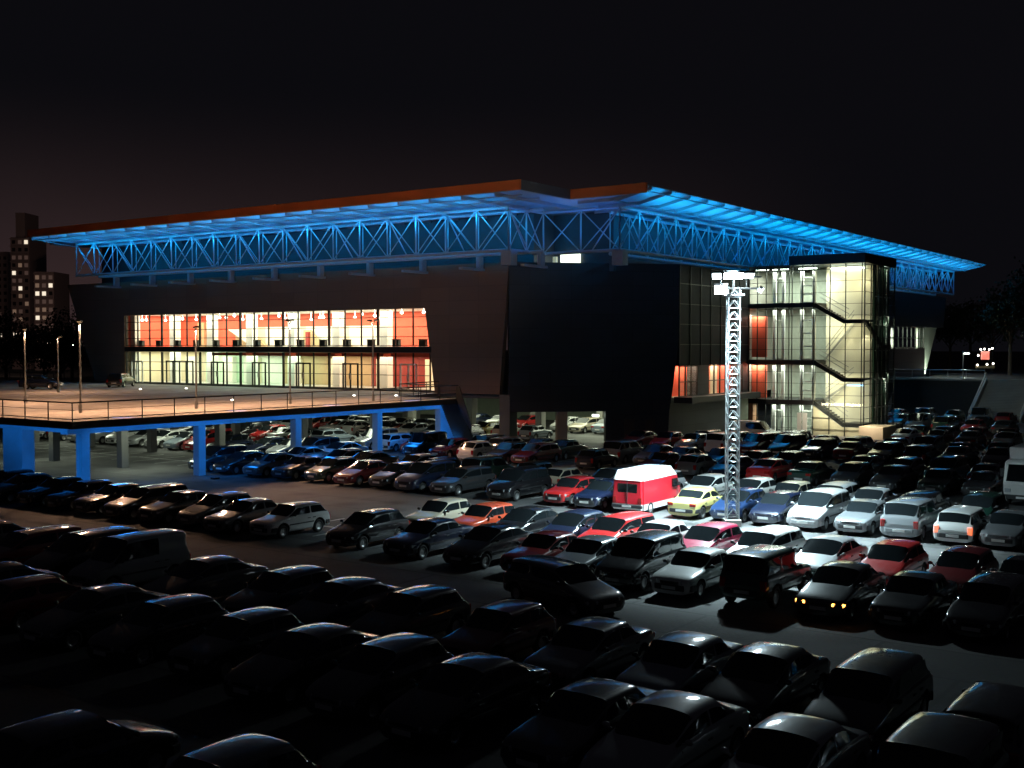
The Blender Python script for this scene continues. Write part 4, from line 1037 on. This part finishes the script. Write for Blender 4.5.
tower(-30, 9, 460, 252, 'broad dim apartment block cut by the left edge of the photo', 15, 0, 16)
for k, (px, dep, hh, lb) in enumerate(((29, 240, 9, 'pair-headed far street light left of the pale lamp post'), (47, 250, 9, 'far street light seen between the two pale lamp posts'), (64, 245, 9, 'far street light just right of the shorter lamp post'), (71, 235, 8.4, 'lower far street light beside the dark arena end wall'))):
    x, y = ground_at(px, dep); t = empty('far_street_lamp', (x, y, 0), label=lb, cat='street lamp', group='far street lights')
    b = MB(); b.tube((0,0,0), (0,0,hh), .1, 6); b.build('pole', M['dark_metal'], t)
    b = MB(); b.ball((0,0,hh+.2), .42, 2, (1.3, 1.3, .8)); b.build('lamp_head', emission('far_lamp', (1, .9, .72), 9), t)

for px, dep in ((18, 300), (45, 290)):           # added fill spots that brighten the apartment tower walls
    x, y = ground_at(px, dep); q = ground_at(px, 420); spot('apartment_fill', (x, y, 8), (q[0], q[1], 26), 7500, (1, .64, .52), 70, .8, 1.)
# ------------------------------------------------------------------ trees
MLF = mat('night_leaves', (.045, .06, .03), .8, noise=.4, nscale=2); MTK = mat('tree_bark', (.08, .06, .045), .9, noise=.3, nscale=6)
def tree(px, depth, h, label, seed, z=0, spread=.34):
    r_ = random.Random(seed); x, y = ground_at(px, depth)
    t = empty('tree', (x, y, z), label=label, cat='tree', group='dark trees around the site')
    b = MB(); b.tube((0,0,0), (0,0,h*.45), h*.022, 7, h*.014)
    tips = []
    for k in range(9):
        a = r_.uniform(0, 2*PI); z0 = h*r_.uniform(.28, .45); L = h*r_.uniform(.18, .34)
        e = Vector((math.cos(a)*L*.8, math.sin(a)*L*.8, z0+L*.9)); b.tube((0,0,z0), e, h*.009, 5, h*.003); tips.append(e)
    b.tube((0,0,h*.45), (0,0,h*.85), h*.014, 6, h*.003); tips += [Vector((0,0,h*.85)), Vector((0,0,h*.68))]
    b.build('trunk', MTK, t)
    b = MB()
    for e in tips:
        for c in range(5):
            cc = e+Vector((r_.gauss(0, h*.07), r_.gauss(0, h*.07), r_.gauss(0, h*.06)))
            for q in range(38):
                p = cc+Vector((r_.gauss(0, h*.05), r_.gauss(0, h*.05), r_.gauss(0, h*.045))); s = r_.uniform(.14, .3)
                u_ = Vector((r_.gauss(0,1), r_.gauss(0,1), r_.gauss(0,1))).normalized()*s; v_ = u_.orthogonal().normalized()*s*.7
                b.quad(p-u_-v_*.3, p+v_, p+u_, p-v_)
    b.build('crown', MLF, t)
for a in ((6, 190, 15, 'tree at the left edge behind the terrace railing', 1), (24, 205, 13, 'tree below the tallest apartment tower', 2), (44, 190, 12, 'tree behind the pale lamp posts on the terrace', 3), (60, 180, 14, 'tree beside the leaning end wall of the arena', 4), (72, 215, 16, 'tree rising just left of the arena end wall', 5),
          (1010, 165, 14, 'tree at the right edge above the far steps', 6), (992, 190, 13, 'tree behind the glowing red and white sign', 7), (1028, 150, 15, 'tree cut by the right edge of the photo', 8), (950, 215, 13, 'tree beyond the pale end wall of the arena', 9), (970, 230, 15, 'tree beyond the white lamp post', 10)):
    tree(*a, z=4.3 if a[0] > 900 else 0)
# ------------------------------------------------------------------ the parked cars
COL = {'white': (.72,.72,.70), 'silver': (.42,.43,.44), 'grey': (.17,.18,.19), 'charcoal': (.045,.048,.052), 'black': (.010,.010,.012),
       'dark blue': (.008,.013,.034), 'blue': (.014,.034,.095), 'red': (.52,.022,.022), 'dark red': (.16,.012,.014), 'dark green': (.012,.05,.035),
       'yellow': (.70,.62,.22), 'beige': (.46,.40,.30), 'orange red': (.62,.08,.03), 'pale blue': (.24,.29,.34), 'crimson': (.42,.018,.07)}
DARK = ['black', 'charcoal', 'dark blue', 'black', 'charcoal', 'dark green', 'dark red', 'grey', 'dark blue']
MIXED = ['black', 'charcoal', 'silver', 'dark blue', 'grey', 'red', 'white', 'dark green', 'dark red', 'blue', 'charcoal', 'silver', 'beige']
LIGHT = ['white', 'silver', 'white', 'grey', 'red', 'silver', 'charcoal', 'dark blue', 'beige', 'black', 'pale blue']
TYPES = ['hatchback', 'old_hatchback', 'hatchback', 'saloon', 'round_saloon', 'estate', 'hatchback', 'people_carrier', 'saloon', 'old_hatchback', 'round_saloon']
WORD = {'hatchback': 'hatchback', 'old_hatchback': 'boxy hatchback', 'saloon': 'saloon', 'round_saloon': 'rounded saloon', 'estate': 'estate car',
        'people_carrier': 'people carrier', 'off_roader': 'off-roader', 'delivery_van': 'delivery van', 'camper': 'camper van', 'truck': 'box truck'}
cr = random.Random(7)
ALL = {}
def paint(o, c):
    o.color = (*c, 1)
    for ch in o.children: paint(ch, c)
def put(u, v, typ, colr, face='n', row=None, rz=None, fixed=False, lit=None, label=None):
    px, py, d = project(u, v, .8)
    if not fixed and (px < -70 or px > 1075 or py > 800): return None
    ang = (-PI/2 if face == 'n' else PI/2)+cr.gauss(0, .018) if rz is None else rz
    v += 0 if fixed else cr.gauss(0, .10)
    full = d < 60 or typ in ('camper', 'truck')
    if full: o = copy_tree(PROTO[typ])
    else:
        o = bpy.data.objects.new(PROTO[typ].name, FLAT[typ]); col.objects.link(o)
    o.location = (u, v, 0); o.rotation_euler = (0, 0, ang)
    c = COL.get(colr, (.5,.5,.5)); k = cr.uniform(.85, 1.15); paint(o, [x*k for x in c])
    if lit:
        for ch in o.children:
            if ch.name.split('.')[0] == lit[0]:
                ch.data = ch.data.copy(); ch.data.materials[0] = lit[1]
    o['category'] = {'delivery_van': 'van', 'camper': 'van', 'truck': 'truck'}.get(typ, 'car')
    o['group'] = 'vehicles in the car park'
    if label: o['label'] = label
    ALL.setdefault(row, []).append((u, o, typ, colr))
    return o
PILLARS = [(x, y) for x in (-3, -11.2, -19.4, -27.6, -35.8, -44) for y in PYS]
def row(name, v, u0, u1, named=(), pal=MIXED, flip=.25, types=TYPES, skip=.04, gap=2.5, default='n', deck=False):
    items = []
    for it in named:
        px, typ, colr, *rest = it
        items.append((u_at(px, v), typ, colr, *rest))
    items.sort(key=lambda t: t[0])
    occ = [i[0] for i in items]
    def free(a, c):
        n = int((c-a)/gap+.08)
        if n <= 0: return
        st = (c-a)/n if n*gap > .7*(c-a) else gap
        for k in range(n):
            u = a+st*(k+.5)
            if cr.random() < skip: continue
            if deck and any(abs(u-x) < 1.35 and abs(v-y) < 2.7 for x, y in PILLARS): continue
            put(u+cr.gauss(0, .06), v, cr.choice(types), cr.choice(pal), default if cr.random() > flip else ('f' if default == 'n' else 'n'), name)
    edges = [u0]+[x for o_ in occ for x in (o_-gap/2, o_+gap/2)]+[u1]
    for a, c in zip(edges[0::2], edges[1::2]): free(a, c)
    for u, typ, colr, *rest in items:
        kw = rest[1] if len(rest) > 1 else {}
        put(u, v, typ, colr, rest[0] if rest else default, name, fixed=True, **kw)
DT = ['hatchback', 'round_saloon', 'hatchback', 'saloon', 'estate', 'old_hatchback', 'round_saloon', 'people_carrier']
# two dark rows nearest the camera
row('nearest dark row', -59.9, 18, 55, [(310, 'round_saloon', 'black'), (382, 'hatchback', 'charcoal'), (468, 'round_saloon', 'black'), (590, 'saloon', 'charcoal'), (668, 'round_saloon', 'silver'), (790, 'round_saloon', 'silver')], DARK, .1, DT, .0, 2.6)
row('second dark row', -55.1, 12, 57, [(130, 'delivery_van', 'grey'), (205, 'round_saloon', 'charcoal'), (282, 'hatchback', 'dark blue'), (410, 'hatchback', 'charcoal'), (590, 'saloon', 'grey'), (682, 'saloon', 'pale blue'), (765, 'round_saloon', 'black'), (868, 'estate', 'black')], DARK, .1, DT, .0, 2.6)
row('bottom left corner', -67.2, 24, 33, [(78, 'hatchback', 'black', 'f'), (212, 'hatchback', 'charcoal')], DARK, .1, DT, 1.0)
u, v = ground_at(563, 37.3)
put(u, v, 'estate', 'charcoal', row='aisle', rz=-.30, fixed=True, label='dark estate car alone in the aisle, angled with its nose to the right')
# the lit double row in the middle
row('row before the terrace', -43.8, -8, 20.2, [(60, 'saloon', 'black'), (290, 'old_hatchback', 'white')], DARK+['grey', 'dark blue', 'charcoal', 'silver'], .0, DT, .0, 2.5)
row('front lit row', -43.8, 23.3, 53, [(368, 'hatchback', 'black'), (430, 'saloon', 'dark blue'), (492, 'round_saloon', 'black'), (548, 'saloon', 'dark red'), (592, 'saloon', 'grey'), (642, 'people_carrier', 'black'), (698, 'saloon', 'white'),
     (768, 'off_roader', 'dark green', 'f'), (842, 'round_saloon', 'charcoal', 'n', dict(lit=('headlight', MAMB), label='charcoal saloon with its amber front lamps glowing in the front lit row')), (915, 'saloon', 'charcoal'), (990, 'estate', 'black')], DARK, .0, DT, .0, 2.5)
row('second lit row', -38.9, 20.5, 47.5, [(440, 'old_hatchback', 'beige'), (484, 'old_hatchback', 'orange red'), (528, 'round_saloon', 'black'), (574, 'hatchback', 'dark blue'), (617, 'estate', 'red'), (660, 'saloon', 'white'), (708, 'hatchback', 'crimson'), (764, 'estate', 'white'),
     (828, 'round_saloon', 'silver'), (892, 'hatchback', 'red'), (962, 'hatchback', 'dark red'), (1026, 'saloon', 'black')], DARK, .0, DT, .0, 2.5)
# rows beside and behind the mast
row('row beside the mast', -27.6, -6.2, 47.5, [(245, 'round_saloon', 'black'), (303, 'saloon', 'dark blue'), (333, 'hatchback', 'dark green'), (366, 'round_saloon', 'dark red'), (398, 'hatchback', 'black'), (463, 'estate', 'charcoal'), (519, 'people_carrier', 'black'), (572, 'old_hatchback', 'red', 'n'), (605, 'saloon', 'dark blue'),
     (648, 'camper', 'red', 'f', dict(label='red camper van with a high white roof beside a yellow saloon')), (700, 'saloon', 'yellow', 'f', dict(label='pale yellow saloon with its boot facing the mast')), (740, 'hatchback', 'blue'), (779, 'hatchback', 'dark blue'), (820, 'people_carrier', 'silver'), (866, 'saloon', 'grey'), (913, 'people_carrier', 'grey', 'f'),
     (965, 'estate', 'white', 'f', dict(lit=('tail_light', MTAIL), label='white estate car with its orange tail lamps glowing')), (1010, 'saloon', 'grey')], DARK, .2, DT, .0, 2.4)
row('row behind the mast', -22.9, 1.5, 45.5, [(303, 'round_saloon', 'white'), (342, 'hatchback', 'silver'), (415, 'hatchback', 'silver'), (567, 'old_hatchback', 'beige', 'f'), (655, 'estate', 'silver'), (706, 'hatchback', 'white'), (752, 'hatchback', 'white'), (790, 'old_hatchback', 'beige'), (833, 'estate', 'silver'), (872, 'saloon', 'silver')], DARK, .3, DT, .03, 2.45)
MT2 = DARK+DARK+DARK+['silver', 'silver', 'grey', 'grey', 'white', 'red']
row('third row past the mast', -11.5, .5, 43, [(425, 'delivery_van', 'dark blue'), (480, 'hatchback', 'white', 'f'), (451, 'hatchback', 'dark red')], MT2, .4, DT, .04, 2.5)
u = u_at(1033, -12.3); put(u, -12.3, 'truck', 'white', 'n', 'third row past the mast', fixed=True, label='white box truck cut by the right edge of the photo')
row('fourth row past the mast', -6.9, 1.5, 42, [], MT2, .4, DT, .05, 2.5)
row('row by the corner wall', 4.6, 9.0, 40, [], MT2, .4, DT, .05, 2.5)
row('row facing the link windows', 9.2, 13.4, 39, [], MT2, .4, DT, .05, 2.5)
u, v = ground_at(756, 103); put(u, v, 'delivery_van', 'white', row='beside the stair tower', rz=.05, fixed=True, label='small white van parked below the red link windows')
row('row before the stair tower', 20.7, 26.3, 37, [], MT2, .4, DT, .04, 2.5)
row('row beside the stair tower', 25.6, 26.2, 36, [], MT2, .4, DT, .04, 2.5)
row('row past the stair tower', 36.8, 24, 33.5, [(918, 'delivery_van', 'grey')], MT2+['silver'], .4, DT, .04, 2.5)
row('second row past the stair tower', 41.4, 14, 33, [], MT2+['silver'], .4, DT, .04, 2.5)
row('row below the far steps', 51.5, 13, 32, [(980, 'delivery_van', 'grey')], MT2+['silver'], .4, DT, .04, 2.5)
# under the terrace and the building
row('first row under the terrace', -18.4, -40, -.8, [(130, 'delivery_van', 'white'), (168, 'hatchback', 'white'), (230, 'hatchback', 'dark blue'), (270, 'round_saloon', 'dark blue')], LIGHT, .4, DT, .03, 2.5, deck=True)
row('second row under the terrace', -9.1, -44, -.5, [(270, 'hatchback', 'red')], LIGHT, .4, DT, .03, 2.5, deck=True)
row('row under the arena front', .6, -48, -2.4, [(400, 'saloon', 'white'), (413, 'hatchback', 'silver'), (463, 'estate', 'white')], LIGHT, .4, DT, .05, 2.5, deck=True)
row('garage row under the arena', 6.0, -46, .4, [(485, 'hatchback', 'yellow')], LIGHT, .4, DT, .05, 2.5)
row('deep garage row', 16.4, -20, 6.5, [(527, 'hatchback', 'red'), (566, 'hatchback', 'white')], LIGHT, .4, DT, .05, 2.5)

# labels: each car by its colour, its kind and its neighbours
ORD = ['first', 'second', 'third', 'fourth', 'fifth', 'sixth', 'seventh', 'eighth', 'ninth', 'tenth', 'eleventh', 'twelfth', 'thirteenth', 'fourteenth', 'fifteenth', 'sixteenth', 'seventeenth', 'eighteenth', 'nineteenth', 'twentieth']
seen = {}
def name_of(t): return (t[3]+' '+WORD[t[2]]) if t[2] not in ('camper', 'truck') else {'camper': 'red camper van', 'truck': 'white box truck'}[t[2]]
todo = []
for rn, lst in ALL.items():
    lst.sort(key=lambda t: t[0])
    for i, t in enumerate(lst):
        if t[1].get('label'): seen.setdefault(t[1]['label'], []).append(t[1]); continue
        me = name_of(t)
        if rn == 'bottom left corner': lb = me+(' cut by the bottom edge' if i else ' filling the bottom left corner')
        elif 0 < i < len(lst)-1: lb = f"{me} between {name_of(lst[i-1])} and {name_of(lst[i+1])}, {rn}"
        elif i == 0: lb = f"{me} at the left end of the {rn}"
        else: lb = f"{me} at the right end of the {rn}"
        alt = f"{me}, {ORD[i] if i < 20 else 'twenty-'+ORD[i-20]} from left in the {rn}"
        if len(lb.split()) > 16: lb = alt
        todo.append((t[1], lb, alt))
from collections import Counter
cnt = Counter(lb for _, lb, _ in todo)
for o, lb, alt in todo: o['label'] = lb if cnt[lb] == 1 else alt
for o in list(PROTO.values()):
    def kill(q):
        for ch in list(q.children): kill(ch)
        bpy.data.objects.remove(q)
    kill(o)
# two dark cars left on the terrace
def deck_car(px, depth, typ, colr, rz, label):
    x, y = ground_at(px, depth)
    o = bpy.data.objects.new(KIND_NAME[typ], FLAT[typ]); col.objects.link(o); o.location = (x, y, DZ); o.rotation_euler = (0,0,rz); o.color = (*COL[colr], 1)
    tag(o, label, 'car', 'vehicles in the car park')
deck_car(121, 118, 'estate', 'black', 2.2, 'black estate car standing on the terrace before the foyer windows')
deck_car(41, 112, 'hatchback', 'dark blue', .6, 'dark blue hatchback on the terrace between two pale lamp posts')
# small dark boxes behind the gallery windows
MBX = mat('gallery_box', (.03, .04, .035), .6)
for i in range(7):
    a, c = BAY[i], BAY[i+1]
    for f_ in (.22, .72):
        x = a+(c-a)*f_; b = MB(); b.box(-.38, -.2, 0, .38, .2, .62, .03); b.box(-.42, -.24, .62, .42, .24, .68, .01)
        o = b.build('planter_box', MBX, None, (x, 1.2, 8.46)); tag(o, 'small dark box on the sill of the upper foyer windows', 'planter', 'dark boxes along the upper foyer')
# ------------------------------------------------------------------ render
sc.render.engine = 'CYCLES'
sc.cycles.use_denoising = True
try: sc.cycles.denoiser = 'OPENIMAGEDENOISE'
except Exception: pass
sc.cycles.max_bounces = 6; sc.cycles.diffuse_bounces = 3; sc.cycles.glossy_bounces = 3; sc.cycles.transparent_max_bounces = 16; sc.cycles.transmission_bounces = 3
sc.cycles.sample_clamp_indirect = 4; sc.cycles.sample_clamp_direct = 0
sc.cycles.caustics_reflective = False; sc.cycles.caustics_refractive = False
sc.cycles.use_light_tree = True
vs = sc.view_settings; vs.view_transform = 'Standard'; vs.look = 'None'; vs.exposure = .3; vs.gamma = 1
